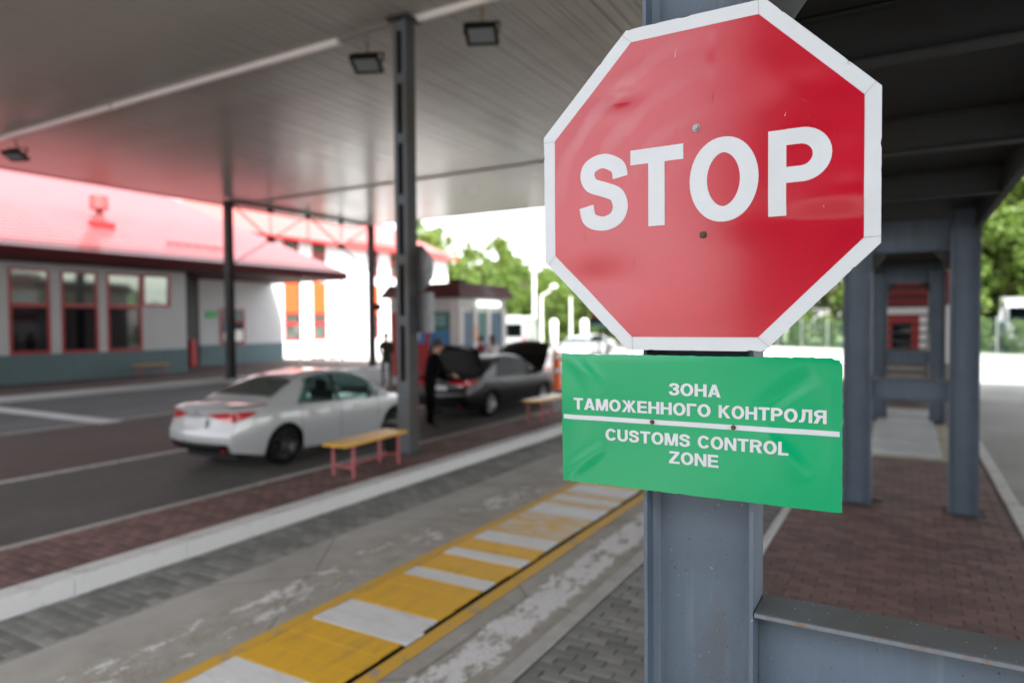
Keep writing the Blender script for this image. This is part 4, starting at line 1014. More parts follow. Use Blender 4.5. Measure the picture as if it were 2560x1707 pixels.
for i in range(4):
    a, c = Vector((*lo[i], ev)), Vector((*lo[(i + 1) % 4], ev)); a2, c2 = Vector((*hi[i], tp)), Vector((*hi[(i + 1) % 4], tp)); n = int((c - a).length / .2)
    for k in range(n + 1): rb.bar(a.lerp(c, k / n), a2.lerp(c2, k / n), .05, .05)
rb.build("roof_rib", MAROON2, kr)
MB().box(kx0 + .3, kx0 + .55, ky0 + .6, ky0 + .9, tp, tp + .25).build("roof_unit", BLACKM, kr); MB().box(kx1 - .6, kx1 - .2, ky0 + .4, ky0 + .8, tp, tp + .16).build("roof_unit", BLACKM, kr)
b = MB(); b.tube([(kx1 - .35, ky1 - 1, tp), (kx1 - .35, ky1 - 1, tp + .5), (kx1 - .45, ky1 - 1, tp + .62), (kx1 - .7, ky1 - 1, tp + .66)], .04); b.build("vent_pipe", BLACKM, kr)
def kpanel(face, a, c, z0, z1, m, nm="poster", d=.03, par=None):
    if face == 's': MB().box(a, c, ky0 - d, ky0 - .003, z0, z1).build(nm, m, par or ks)
    else: MB().box(kx1 + .003, kx1 + d, a, c, z0, z1).build(nm, m, par or ks)
# side towards the camera: red frame, framed notice, blue-green poster
kpanel('s', kx0 + .1, -14.75, .25, 2.62, RED_D, "red_panel", .03)
kpanel('s', -15.95, -14.93, 1.50, 2.45, mat("notice_blue", (.01, .16, .50), .4), "notice", .04); kpanel('s', -15.85, -15.15, 1.62, 2.40, WHITE_PL, "notice_sheet", .05)
kpanel('s', -14.70, -13.85, 1.95, 2.62, POSTER_T, "poster", .04); kpanel('s', -14.70, -13.85, .9, 1.947, POSTER_B, "poster", .04)
b = MB()
for k in range(4): b.box(-14.58 + .06 * (k % 2), -14.0, ky0 - .044, ky0 - .0405, 2.44 - k * .1, 2.48 - k * .1)
b.build("poster_print", mat("print_pale", (.25, .42, .40), .4), ks)
kpanel('s', -13.80, -13.52, 0.0, 3.0, mat("kiosk_pilaster", (.55, .53, .52), .6), "pilaster", .05)
# lane side: door posters and lit lamp
for a, c, m in ((19.95, 20.55, POSTER_DB), (20.85, 21.45, POSTER_T), (21.75, 22.5, POSTER_DB)): kpanel('e', a, c, .9, 2.60, m)
kpanel('e', 20.87, 21.43, .9, 1.55, POSTER_B, "poster", .034)
for a, c in ((20.56, 20.84), (21.46, 21.74), (22.55, 22.85), (19.66, 19.93)): kpanel('e', a, c, 0.0, 2.75, MATS["kiosk_pilaster"], "pilaster", .05)
kpanel('e', 20.63, 20.78, 1.55, 2.15, mat("poster_orange", (.75, .30, .10), .5), "poster", .056)
lm = MB().box(kx1 + .06, kx1 + .20, 20.75, 22.2, 2.80, 3.02).build("wall_lamp", LIT, ks, bevel=.03)

# ================================================================== CARS
def make_car(label, loc, rz, paint, boot=0, bonnet=0, rim=RIM, group="cars by the inspection lane", L=4.62, W0=.895, name="car"):
    t = thing(name, label, "car", loc, rz, group); t.scale = (.97, .975, .95)
    wb0, wb1 = .95, 3.66; lids = bool(boot or bonnet)
    def arch(y, z):
        for yc in (wb0, wb1):
            d = abs(y - yc)
            if d < .385: z = max(z, .32 + math.sqrt(.385 ** 2 - d * d))
        return z
    def zbot(y): return arch(y, interp([(0, .33), (.35, .26), (.6, .22), (3.9, .2), (4.62, .22)], y))
    def Wf(y): return W0 * (1 - .16 * max(0, (0.85 - y) / .85) ** 2.4 - .22 * max(0, (y - (L - 1.0)) / 1.0) ** 2.2)
    def q(z): return interp([(.18, .93), (.30, .965), (.5, .99), (.64, 1.0), (.80, .992), (.90, .972), (.98, .93), (1.05, .90)], z)
    def zs(y): return interp([(0, .99), (.5, 1.0), (1.2, .97), (2.3, .935), (3.3, .90), (4.0, .82), (4.62, .66)], y)
    def zd(y): return interp([(0, .995), (.05, 1.05), (.14, 1.075), (.7, 1.06), (1.2, 1.02), (3.3, .97), (3.5, .985), (4.1, .92), (4.45, .80), (4.62, .665)], y)
    def yr(z): return interp([(.2, .12), (.36, .05), (.48, .0), (.62, .005), (.72, .05), (.86, .085), (1.0, .06), (1.05, .10)], z)
    def yf(z): return interp([(.2, .10), (.4, .01), (.55, 0), (.68, .06), (.8, .2)], z)
    def shift(y, z): return y + yr(z) * max(0, 1 - y / .5) - yf(z) * max(0, 1 - (L - y) / .5)
    def side(y, z, s=1, o=0): return ((Wf(y) * q(z) + o) * s, shift(y, z), z)
    def cap(fr, z, o=0): return (fr * Wf(0) * q(z), yr(z) - .10 * (1 - fr * fr) - o, z)
    def capf(fr, z, o=0): return (fr * Wf(L) * q(z), L - yf(z) + .13 * (1 - fr * fr) + o, z)
    ys = [L * i / 110 for i in range(111)]; NR = 9
    body = MB(); YT, YH = .70, 3.50
    def zrow(y, j):
        z0, z1 = zbot(y), zs(y); return z0 + (z1 - z0) * j / NR
    for s in (-1, 1):
        rows = [[side(y, zrow(y, j), s) for j in range(NR + 1)] for y in ys]; body.grid(rows, flip=(s == 1))
    FR = (1, .93, .75, .5, .25, 0, -.25, -.5, -.75, -.93, -1)
    for fn, y, fl in ((cap, 0, False), (capf, L, True)):
        rows = [[fn(fr, zrow(y, j)) for fr in FR] for j in range(NR + 1)]; body.grid(rows, flip=fl)
    def deckpt(y, fr):
        xe = Wf(y) * q(zs(y)); a = abs(fr); z = zs(y) + (zd(y) - zs(y)) * (1 - a ** 3.2)
        yy = shift(y, zs(y))
        if y < .5: yy -= .10 * (1 - fr * fr) * (1 - y / .5)
        if L - y < .5: yy += .13 * (1 - fr * fr) * (1 - (L - y) / .5)
        return (fr * xe, yy, z)
    FD = [-1, -.95, -.85, -.7, -.45, -.2, 0, .2, .45, .7, .85, .95, 1]
    def deck(y0, y1, n=24): return [[deckpt(y0 + (y1 - y0) * i / n, f) for f in FD] for i in range(n + 1)]
    body.grid(deck(YT, YH, 40))
    body.build("body", paint, t, smooth=True, local=True)
    for nm, y0, y1, ang, hinge in (("boot_lid", 0, YT, -boot, YT), ("bonnet", YH, L, bonnet, YH)):
        p = MB(); dk = deck(y0, y1); hz = zd(hinge)
        def rot(pt):
            v = Vector(pt) - Vector((0, hinge, hz)); v = Matrix.Rotation(ang, 3, 'X') @ v; return v + Vector((0, hinge, hz))
        p.grid([[rot(q_) for q_ in r] for r in dk])
        if nm == "boot_lid" and boot:
            p.grid([[rot((cap(fr, z)[0] * .85, cap(fr, z)[1], z)) for fr in FR] for z in (.80, .9, 1.0, 1.05)])
        p.build(nm, paint, t, smooth=True, local=True)
        if ang:
            u_ = MB(); u_.grid([[rot((q_[0] * .96, q_[1], q_[2] - .035)) for q_ in r] for r in dk]); u_.build("lid_lining", TRIM, t, local=True)
    # greenhouse
    RC = catmull([(.66, 1.055, 0), (1.02, 1.235, 0), (1.42, 1.405, 0), (1.85, 1.478, 0), (2.3, 1.492, 0), (2.72, 1.445, 0), (3.1, 1.28, 0), (3.56, .975, 0)], 10)
    def zr(y): return interp([(p_.x, p_.y) for p_ in RC], y)
    def belt(y): return zs(y) - .012
    def gx(y, z):
        b0 = Wf(y) * .905; k = max(0, (z - belt(y)) / (1.44 - belt(y))); return b0 + (.575 - b0) * k ** 1.08
    gh = MB(); gy = [.66 + (3.56 - .66) * i / 70 for i in range(71)]
    def gsec(y):
        bz, rz2 = belt(y), max(zr(y), belt(y) + .01); ze = bz + (rz2 - bz) * .88; half = [(gx(y, bz + (ze - bz) * f), bz + (ze - bz) * f) for f in (0, .33, .66, 1)]
        xe = half[-1][0]; half += [(xe * .94, bz + (rz2 - bz) * .945), (xe * .80, bz + (rz2 - bz) * .985), (xe * .45, rz2 - .002), (0, rz2)]
        return [(x_, y, z_) for x_, z_ in half] + [(-x_, y, z_) for x_, z_ in reversed(half[:-1])]
    sec = [gsec(y) for y in gy]
    for i in range(len(gy) - 1):
        ym = (gy[i] + gy[i + 1]) / 2
        for j in range(14):
            sidew = (j in (0, 1, 2) or j in (11, 12, 13)) and (1.55 < ym < 2.14 or 2.24 < ym < 3.02) and True
            screenw = 4 <= j <= 9 and (.88 < ym < 1.34 or 2.90 < ym < 3.42) and True
            if sidew or screenw: continue
            gh.add([sec[i][j], sec[i + 1][j], sec[i + 1][j + 1], sec[i][j + 1]], [(0, 1, 2, 3)])
    me_w = gh.mesh("cabin"); bm_ = bmesh.new(); bm_.from_mesh(me_w); bmesh.ops.remove_doubles(bm_, verts=bm_.verts, dist=1e-5); gh = MB(); bm_.verts.index_update(); gh.add([v_.co[:] for v_ in bm_.verts], [[v_.index for v_ in f_.verts] for f_ in bm_.faces]); bm_.free()
    cg = CARGLASS_K if lids else CARGLASS_T; gh.build("cabin", paint, t, smooth=True, local=True)
    def top(y, f):    # on the roof surface
        s_ = gsec(y); xe = s_[3][0]; rz2 = max(zr(y), belt(y) + .01); bz = belt(y); a = abs(f)
        return (f * xe, y, bz + (rz2 - bz) * (1 - .115 * a ** 3))
    def screen(nm, y0, y1, w0, w1, dn):
        m_ = MB(); m_.grid([[tuple(Vector(top(y0 + (y1 - y0) * i / 10, f * (w0 + (w1 - w0) * i / 10))) + Vector(dn)) for f in (-1, -.8, -.5, 0, .5, .8, 1)] for i in range(11)], flip=True); m_.build(nm, cg, t, smooth=True, local=True)
    screen("rear_window", .80, 1.40, .93, .93, (0, -.008, .012)); screen("windscreen", 2.82, 3.50, .93, .96, (0, .008, .012))
    # windows along the side
    bl = lambda y: belt(y) + .012
    arcz = lambda y: belt(y) + (zr(y) - belt(y)) * .885 - .004
    for s in (-1, 1):
        for nm, y0, y1 in (("side_window", 1.26, 2.16), ("side_window", 2.22, 3.14)):
            m_ = MB(); rows = []
            for i in range(17):
                y = y0 + (y1 - y0) * i / 16; zt = arcz(y)
                if y < 1.62: zt = min(zt, bl(y) + .03 + (y - 1.26) * 1.05)
                zt = max(zt, bl(y) + .012)
                rows.append([((gx(y, z) + .007) * s, y, z) for z in (bl(y), bl(y) + (zt - bl(y)) * .5, zt)])
            m_.grid(rows, flip=(s == 1)); m_.build(nm, cg, t, smooth=True, local=True)
        MB().grid([[((gx(y, z) + .006) * s, y, z) for z in (bl(y) - .0, (bl(y) + arcz(y)) / 2, arcz(y))] for y in (2.155, 2.225)], flip=(s == 1)).build("door_pillar", TRIM, t, local=True)
        # chrome / black strip round the windows, roof rail sheen
        m_ = MB(); m_.grid([[((gx(y, z) + .010) * s, y, z) for z in (bl(y) - .018, bl(y) - .002)] for y in [1.22 + i * .1 for i in range(21)]], flip=(s == 1)); m_.build("window_trim", CHROME if paint is CAR_W else TRIM, t, local=True)
        for y in (1.45, 2.5):
            z = .80; x_, y_, z_ = side(y, z, s, .012); MB().box(x_ - .012, x_ + .012, y_, y_ + .17, z_ - .014, z_ + .014).build("door_handle", paint, t, bevel=.005, local=True)
        for y in (1.28, 2.19, 3.15):
            m_ = MB(); z0 = max(.30, zbot(y) + .03)
            m_.grid([[side(yy, z0 + (zs(y) - z0) * k / 6, s, .0025) for k in range(7)] for yy in (y - .004, y + .004)], flip=(s == 1)); m_.build("door_seam", TRIM, t, local=True)
        # mirror
        m_ = MB().ball((s * (Wf(3.0) * .9 + .14), 3.05, .99), (.11, .06, .075)); m_.box(s * .78 - .06, s * .78 + .06, 3.02, 3.08, .92, .955); m_.build("mirror", paint if paint is CAR_W else TRIM, t, smooth=True, local=True)
        # tail lamp wraps round the corner
        tops = [(.34, .905, .895), (.50, .925, .865), (.68, .94, .82), (.85, .95, .80), (1.0, .955, .805)]
        m_ = MB(); rows = [[(lambda c_: (c_[0] * s, c_[1], c_[2]))(cap(f, z0 + (z1 - z0) * k / 3, .012)) for k in range(4)] for f, z1, z0 in tops]
        rows += [[side(y, z0 + (z1 - z0) * k / 3, s, .012) for k in range(4)] for y, z1, z0 in ((.08, .955, .82), (.18, .955, .85), (.30, .95, .89), (.40, .935, .925))]
        m_.grid(rows, flip=(s == 1)); m_.build("tail_lamp", TAIL, t, smooth=True, local=True)
        m_ = MB(); rows = [[(lambda c_: (c_[0] * s, c_[1], c_[2]))(capf(f, z, .012)) for z in (.60, .64, .70)] for f in (.5, .7, .85, 1)] + [[side(y, z, s, .012) for z in (.60, .65, .72)] for y in (L - .1, L - .25, L - .4)]
        m_.grid(rows, flip=(s == -1)); m_.build("headlamp", LAMPGLASS, t, smooth=True, local=True)
        m_ = MB(); m_.grid([[(lambda c_: (c_[0] * s, c_[1], c_[2]))(cap(f, z, .014)) for z in (.335, .365)] for f in (.62, .78, .92)], flip=(s == 1)); m_.build("bumper_reflector", TAIL, t, local=True)
    # rear details
    m_ = MB(); m_.grid([[cap(f, z, .016) for f in (-.93, -.6, -.3, 0, .3, .6, .93)] for z in (.325, .40, .465)]); m_.build("rear_valance", TRIM, t, local=True)
    m_ = MB(); m_.grid([[cap(f, z, .022) for f in (-.75, -.35, 0, .35, .75)] for z in (.425, .45)]); m_.build("chrome_strip", CHROME, t, local=True)
    m_ = MB(); m_.grid([[cap(f, z, .012) for f in (-.30, -.15, 0, .15, .30)] for z in (.70, .86)]); m_.build("plate_recess", paint, t, local=True)
    m_ = MB(); m_.box(-.26, .26, cap(0, .77)[1] - .035, cap(0, .77)[1] - .02, .715, .825); m_.build("number_plate", PLATE, t, local=True)
    m_ = MB(); m_.grid([[cap(f, z, .018) for f in (-.33, -.15, 0, .15, .33)] for z in (.872, .888)]); m_.build("boot_trim", CHROME, t, local=True)
    m_ = MB(); m_.grid([[capf(f, z, .010) for f in (-.6, -.3, 0, .3, .6)] for z in (.30, .42, .54)], flip=True); m_.build("grille", TRIM, t, local=True)
    MB().box(-.60, .60, .22, L - .25, .17, .80).build("underbody", TRIM, t, local=True)
    for x in (-.36, .36):
        MB().box(x - .24, x + .24, 2.15, 2.32, .8, 1.12).build("seat_back", TRIM, t, bevel=.04, local=True); MB().box(x - .11, x + .11, 2.16, 2.26, 1.12, 1.30).build("head_restraint", TRIM, t, bevel=.03, local=True)
    MB().box(-.6, .6, 1.22, 1.42, .8, 1.06).build("rear_seat", TRIM, t, bevel=.05, local=True); MB().box(-.62, .62, 3.0, 3.4, .8, .96).build("dashboard", TRIM, t, bevel=.05, local=True)
    ch_ = MB()
    for k in (0, 1): 
        for s in (-1, 1): ch_.bar((0, cap(0, .95)[1] - .012, .965 - k * .03), (s * .05, cap(0, .95)[1] - .010, .94 - k * .03), .012, .008)
    ch_.build("badge", CHROME, t, local=True)
    for y in (wb0, wb1):
        for s in (-1, 1):
            wl = MB().lathe([(.20, -.095), (.30, -.105), (.322, -.08), (.325, 0), (.322, .08), (.30, .105), (.215, .09)], (s * .765, y, .325), (s, 0, 0), 32).build("wheel", RUBBER, t, smooth=True, local=True)
            rmb = MB().lathe([(.218, .085), (.205, .07), (.19, .03), (.17, .02)], (s * .765, y, .325), (s, 0, 0), 32); rmb.lathe([(.0, .06), (.055, .065), (.06, .05)], (s * .765, y, .325), (s, 0, 0), 16)
            for k in range(8):
                a = k * math.pi / 4; rmb.bar((s * (.765 + .055), y + .04 * math.cos(a), .325 + .04 * math.sin(a)), (s * (.765 + .06), y + .205 * math.cos(a), .325 + .205 * math.sin(a)), .03, .02)
            mk("rim", rmb.mesh("rim"), rim, wl)
            dk = MB().lathe([(.21, -.02), (.0, -.02)], (s * .765, y, .325), (s, 0, 0), 24); mk("hub_shadow", dk.mesh("hub"), TRIM, wl)
            wl.children[0].matrix_parent_inverse.identity(); wl.children[1].matrix_parent_inverse.identity()
    return t
make_car("white sedan parked in the inspection lane behind the yellow bench", (-9.285, 6.56, 0), 0, CAR_W)
make_car("dark grey sedan with boot and bonnet standing open", (-9.30, 12.75, 0), 0, CAR_D, boot=R(86), bonnet=R(56), rim=RIM_S)
p = ray(1430, 45); make_car("silver car parked beyond the booth between the white gate pillars", (p.x + .9, p.y + 4, 0), R(168), CAR_S, rim=RIM_S, group="cars parked beyond the canopy")
p = ray(1372, 39); make_car("white car parked nose-out beyond the booth, closest to the tall white pole", (p.x + .2, p.y + 4, 0), R(200), CAR_W, rim=RIM_S, group="cars parked beyond the canopy")

# white van whose rear shows beside the booth
p = ray(1272, 37)
van = thing("van", "white van with dark rear window showing past the corner of the booth", "van", (p.x, p.y, 0), R(20))
b = MB(); sec = [(-.95, .35), (.95, .35), (.98, 1.0), (.93, 1.7), (.82, 2.45), (.6, 2.6), (-.6, 2.6), (-.82, 2.45), (-.93, 1.7), (-.98, 1.0)]
b.prism(sec, lambda q_, r_, d: (q_, d, r_), 4.8); b.build("body", CAR_W, van, bevel=.06, local=True)
MB().box(-.72, .72, -.012, .02, 1.45, 2.15).build("rear_window", CARGLASS, van, local=True); MB().box(-.9, .9, -.06, .05, .3, .5).build("bumper", TRIM, van, local=True)
for s in (-1, 1):
    MB().box(s * .86 - .06, s * .86 + .06, -.015, .03, 1.0, 1.5).build("tail_lamp", TAIL, van, local=True)
    for y in (.9, 3.9): MB().lathe([(.0, -.09), (.3, -.1), (.34, 0), (.3, .1), (0, .09)], (s * .88, y, .34), (1, 0, 0), 20).build("wheel", RUBBER, van, smooth=True, local=True)

# white lorry at the right edge
trk = thing("lorry", "white lorry cab with side mirror standing by the green mesh fence", "lorry", (7.0, 56, 0))
b = MB(); cab = [(0, .75), (2.0, .75), (2.0, 3.0), (1.75, 3.45), (.55, 3.45), (.18, 3.1), (.05, 2.0)]
b.prism(cab, lambda q_, r_, d: (5.75 + d, 56 + q_, r_), 2.45); b.build("cab", CAR_W, trk, bevel=.12)
MB().box(5.95, 8.0, 55.96, 56.4, 2.05, 3.0).build("windscreen", CARGLASS, trk, bevel=.05)
MB().box(5.735, 5.76, 56.45, 57.6, 2.0, 3.0).build("side_window", CARGLASS, trk)
MB().box(5.75, 8.2, 55.9, 56.3, .45, .95).build("bumper", CAR_W, trk, bevel=.05); MB().box(6.3, 7.7, 55.95, 56.05, 1.1, 1.7).build("grille", TRIM, trk)
b = MB(); b.box(5.42, 5.62, 55.95, 56.1, 2.05, 2.75); b.bar((5.5, 56.05, 2.75), (5.8, 56.1, 2.9), .04).bar((5.5, 56.05, 2.05), (5.8, 56.1, 1.95), .04); b.build("mirror", CAR_W, trk)
for x in (5.75, 8.0): MB().lathe([(.0, -.12), (.42, -.14), (.5, 0), (.42, .14), (0, .12)], (x + .15, 57.2, .5), (1, 0, 0), 22).build("wheel", RUBBER, trk, smooth=True)
MB().box(5.7, 8.25, 58.2, 65, 1.1, 3.7).build("cargo_box", CAR_W, trk); MB().box(6.0, 7.9, 57.5, 65, .7, 1.1).build("chassis", TRIM, trk)

# ================================================================== BOOTH behind the stair
bb = thing("control_booth", "white booth with dark red tiled roof and red window frame behind the steel stair", "booth", (0.2, 24, 0))
MB().box(-1.15, 1.45, 23.2, 26.5, 0.045, 2.62).build("wall", mat("booth_wall", (.72, .72, .73), .7), bb)
MB().box(-1.16, 1.46, 23.185, 23.199, .045, .95).build("plinth", CONC, bb)
b = MB(); b.add([(-1.4, 22.95, 2.62), (1.7, 22.95, 2.62), (1.7, 26.75, 2.62), (-1.4, 26.75, 2.62), (-.7, 24.0, 3.75), (1.0, 24.0, 3.75), (1.0, 25.7, 3.75), (-.7, 25.7, 3.75)], [(0, 1, 5, 4), (1, 2, 6, 5), (2, 3, 7, 6), (3, 0, 4, 7), (4, 5, 6, 7), (3, 2, 1, 0)])
br_ = b.build("roof", mat("booth_roof_tile", (.17, .012, .016), .4, var=.2, vscale=5), bb)
f = MB(); f.box(-.60, .33, 23.14, 23.19, 1.15, 1.28).box(-.60, .33, 23.14, 23.19, 2.12, 2.36).box(-.60, -.36, 23.14, 23.19, 1.281, 2.119).box(.14, .33, 23.14, 23.19, 1.281, 2.119)
wn = f.build("window", FRAME_R, bb); MB().box(-.36, .14, 23.165, 23.185, 1.28, 2.12).build("pane", GLASS2, wn)
MB().box(1.42, 1.47, 23.17, 23.25, .045, 2.62).build("corner_trim", FRAME_R, bb)

# ================================================================== FAR THINGS
def lamp_post(u, t, h, label, arm=0, r=.07, head=True, m=POLE_W):
    p = ray(u, t); o = thing("street_lamp", label, "street lamp", p, 0, "lamps and masts beyond the canopy")
    MB().cyl(p, p + Vector((0, 0, h)), r, r * .75, 12).build("mast", m, o)
    if arm:
        pts = [p + Vector((0, 0, h - .02))] + [p + rt * (arm * math.sin(R(a)) * 1.0) + Vector((0, 0, h + arm * .5 * (1 - math.cos(R(a))) + .25 * math.sin(R(a)))) for a in (20, 45, 70, 90)]
        MB().tube(pts, r * .5).build("arm", m, o); MB().ball(pts[-1] + rt * .1, (.30, .22, .16)).build("lantern", WHITE_PL, o, smooth=True)
    elif head: MB().ball(p + Vector((0, 0, h + .05)), (.28, .28, .30)).build("lantern", WHITE_PL, o, smooth=True)
lamp_post(1336, 44, 5.6, "tall thick white mast with a pale top beside the booth", r=.14)
lamp_post(1354, 50, 4.2, "lamp post with a curved arm and round pale lantern", arm=.8, r=.11)
lamp_post(1427, 58, 4.4, "plain pale mast between the two white gate pillars", head=False, r=.10)
lamp_post(1396, 62, 3.2, "short grey mast just behind the first white gate pillar", head=False, r=.09, m=KERB_G)
for u, lab in ((1385, "thick white gate pillar beside the parked cars, the one closer to the booth"), (1461, "thick white gate pillar beside the dark display box")):
    p = ray(u, 47); o = thing("gate_pillar", lab, "pillar", p, 0, "white gate pillars")
    b = MB(); b.cyl(p, p + Vector((0, 0, 2.3)), .24, .24, 16).ball(p + Vector((0, 0, 2.3)), (.24, .24, .14), 16, 6); b.build("shaft", WHITE_PL, o, smooth=True); MB().cyl(p, p + Vector((0, 0, .1)), .32, .30, 16).build("base", CONC, o)
p = ray(1516, 30); o = thing("display_box", "dark green display box on two black legs beyond the sign", "display", p, R(26))
MB().box(-.75, .75, -.12, .12, 1.95, 2.40).build("box", GREEN_BOX, o, bevel=.02, local=True); MB().box(-.7, .7, -.3, .3, 2.41, 2.62).build("hood", MAROON, o, local=True)
for x in (-.32, .02): MB().cyl((x, 0, 0), (x, 0, 1.95), .045, .045, 10).build("leg", BLACKM, o, local=True)
# orange plastic bollard near the dark car's nose
p = ray(1391, 22.5); o = thing("plastic_bollard", "orange plastic bollard with white bands in front of the dark car", "bollard", p)
MB().lathe([(.17, 0), (.17, .05), (.15, .08), (.145, 1.15), (.10, 1.24), (.0001, 1.26)], p, (0, 0, 1), 20).build("body", ORANGE_P, o, smooth=True)
for z in (.55, 1.02): MB().lathe([(.149, z), (.151, z + .01), (.151, z + .13), (.149, z + .14)], p, (0, 0, 1), 20).build("band", WHITE_PL, o, smooth=True)
p = ray(1259, 27); o = thing("marker_post", "short white marker post at the booth's lane corner", "post", p)
MB().box(p.x - .12, p.x + .12, p.y - .05, p.y + .05, 0, 1.75).build("post", WHITE_PL, o, bevel=.04); MB().box(p.x - .2, p.x + .2, p.y - .15, p.y + .15, 0, .06).build("foot", BLACKM, o)
# mesh fence across the back
fa, fb = Vector((-26, 73.3, 0)), Vector((22, 40.4, 0))
fn = thing("mesh_fence", "green wire mesh fence in front of the trees", "fence", (fa + fb) / 2)
L = (fb - fa).length; d = (fb - fa) / L; n = int(L / 2.5)
for i in range(n + 1):
    q = fa + d * (i * 2.5); MB().cyl(q, q + Vector((0, 0, 2.35)), .045, .045, 8).build("post", mat("fence_post", (.35, .38, .36), .5) if i == 0 else MATS["fence_post"], fn)
    if i < n:
        b = MB(); e = q + d * 2.5
        for k in range(12): b.bar(q + Vector((0, 0, .12 + k * .19)), e + Vector((0, 0, .12 + k * .19)), .022, .022)
        for k in range(17): a = q + d * (k * 2.5 / 17 + .07); b.bar(a + Vector((0, 0, .08)), a + Vector((0, 0, 2.28)), .016, .016)
        b.build("mesh_panel", FENCE_G, fn)
kb = structure(MB().bar((-12, 52.5, .06), (18, 43.0, .06), .25, .25).build("far_kerb", KERB_W))
# grass beyond the fence
nrm = Vector((-d.y, d.x, 0))
gr = MB(); a, c = fa + nrm * .3, fb + nrm * .3; gr.add([a - d * 60, c + d * 60, c + d * 60 + nrm * 70, a - d * 60 + nrm * 70], [(0, 1, 2, 3)])
for i in range(len(gr.v)): gr.v[i] = (gr.v[i][0], gr.v[i][1], .01)
structure(gr.build("grass_bank", GRASS))

# ------------------------------------------------------------------ trees
def crown_mesh(seed, m, hgt, rad, dens, nclump=70, leaf=.26):
    r = random.Random(seed); b = MB()
    cl = []
    for _ in range(nclump):
        t = r.random(); z = hgt * (.10 + .90 * t); rr_ = rad * math.sin(math.pi * min(1, .15 + .82 * t)) ** .7
        a = r.uniform(0, 6.283); q = rr_ * math.sqrt(r.random()); cl.append((q * math.cos(a), q * math.sin(a), z, r.uniform(.45, 1.0) * rad * .33))
    for cx_, cy_, cz_, cr in cl:
        for _ in range(int(dens * cr)):
            v = Vector((r.gauss(0, 1), r.gauss(0, 1), r.gauss(0, .8))); v = v.normalized() * cr * r.random() ** .45
            c = Vector((cx_, cy_, cz_)) + v; s = leaf * r.uniform(.6, 1.35)
            nn = Vector((r.gauss(0, 1), r.gauss(0, 1), r.gauss(.5, 1))).normalized(); x_ = nn.orthogonal().normalized(); y_ = nn.cross(x_)
            ang = r.uniform(0, 6.28); x2 = x_ * math.cos(ang) + y_ * math.sin(ang); y2 = nn.cross(x2)
            b.add([c - x2 * s, c - y2 * s * .55, c + x2 * s, c + y2 * s * .55], [(0, 1, 2, 3)])
    me = b.mesh("crown"); me.materials.append(m); return me
def trunk_mesh(seed, hgt, rad):
    r = random.Random(seed); b = MB(); top_ = Vector((r.gauss(0, .25), r.gauss(0, .25), hgt * .8))
    b.cyl((0, 0, 0), top_ * .5, .22, .15, 9).cyl(top_ * .5, top_, .15, .05, 9)
    for _ in range(9):
        t = r.uniform(.3, .85); a = r.uniform(0, 6.28); s = top_ * t; e_ = s + Vector((math.cos(a) * rad * .6, math.sin(a) * rad * .6, hgt * .16)); b.cyl(s, e_, .07, .02, 6)
    me = b.mesh("trunk"); me.materials.append(BARK); return me
KINDS = []
for i, (h, rd, dn, nc, lf) in enumerate(((11, 2.9, 62, 60, .23), (13, 3.1, 58, 70, .24), (10, 2.3, 36, 44, .20), (14, 3.5, 62, 84, .26), (8, 3.1, 70, 62, .22))):
    KINDS.append((crown_mesh(30 + i, LEAF[i % 3], h, rd, dn, nc, lf), trunk_mesh(50 + i, h, rd), h))
KINDS.append((crown_mesh(41, mat('leaf_dark', (0.035, 0.06, 0.02), 0.6, var=0.4, vscale=0.8, transl=0.15, spec=0.2), 15, 3.4, 120, 90, .30), trunk_mesh(61, 15, 3.0), 15))  # dense dark crown for the unseen trees added behind the camera
def tree(x, y, k, s, label, grp):
    t = thing("tree", label, "tree", (x, y, 0), rnd.uniform(0, 6.28), grp); t.scale = (s, s, s * rnd.uniform(.95, 1.08))
    o = bpy.data.objects.new("trunk", KINDS[k][1]); C.objects.link(o); o.parent = t
    o = bpy.data.objects.new("crown", KINDS[k][0]); C.objects.link(o); o.parent = t
TL = ["leafy oval-crowned tree in the row behind the booth and gate pillars", "tall full-crowned tree in the row behind the booth and gate pillars", "slender thin-crowned tree in the row behind the booth and gate pillars", "big wide-crowned tree in the row behind the booth and gate pillars", "low bushy round tree in the row behind the booth and gate pillars"]
for u, tt, k, s in ((1085, 62, 0, .95), (1120, 66, 2, 1.0), (1150, 60, 4, .85), (1185, 74, 2, .9), (1215, 66, 4, .9), (1238, 70, 0, .92), (1262, 78, 1, .85), (1290, 66, 4, .95), (1318, 80, 2, .85), (1345, 72, 4, .95), (1372, 76, 0, .72), (1400, 70, 4, .85), (1430, 78, 1, .66), (1462, 72, 4, .9), (1500, 76, 0, .75), (1545, 74, 3, .7), (1040, 70, 1, .95), (1600, 76, 1, .8)):
    p = ray(u, tt); tree(p.x, p.y, k, s, TL[k], "trees behind the booth")
for i, u in enumerate(range(1070, 1620, 26)):
    p = ray(u + rnd.uniform(-8, 8), 60 + (i % 3) * 4); tree(p.x, p.y, 4, rnd.uniform(.50, .78), "low leafy thicket bush filling the gap under the trees behind the booth", "bushes under the trees")
for u, tt, k, s in ((1100, 80, 1, .95), (1165, 84, 3, .8), (1205, 88, 1, .9), (1255, 90, 3, .78), (1300, 86, 1, .8), (1335, 90, 3, .72), (1385, 88, 1, .72), (1440, 90, 3, .68), (1480, 86, 1, .78), (1520, 90, 3, .8)):
    p = ray(u, tt); tree(p.x, p.y, k, s, TL[k], "trees behind the booth")
for u, tt, k, s in ((1700, 74, 1, 1), (1800, 72, 3, 1), (1890, 70, 1, 1.0)):
    p = ray(u, tt); tree(p.x, p.y, k, s, TL[k], "trees behind the booth")
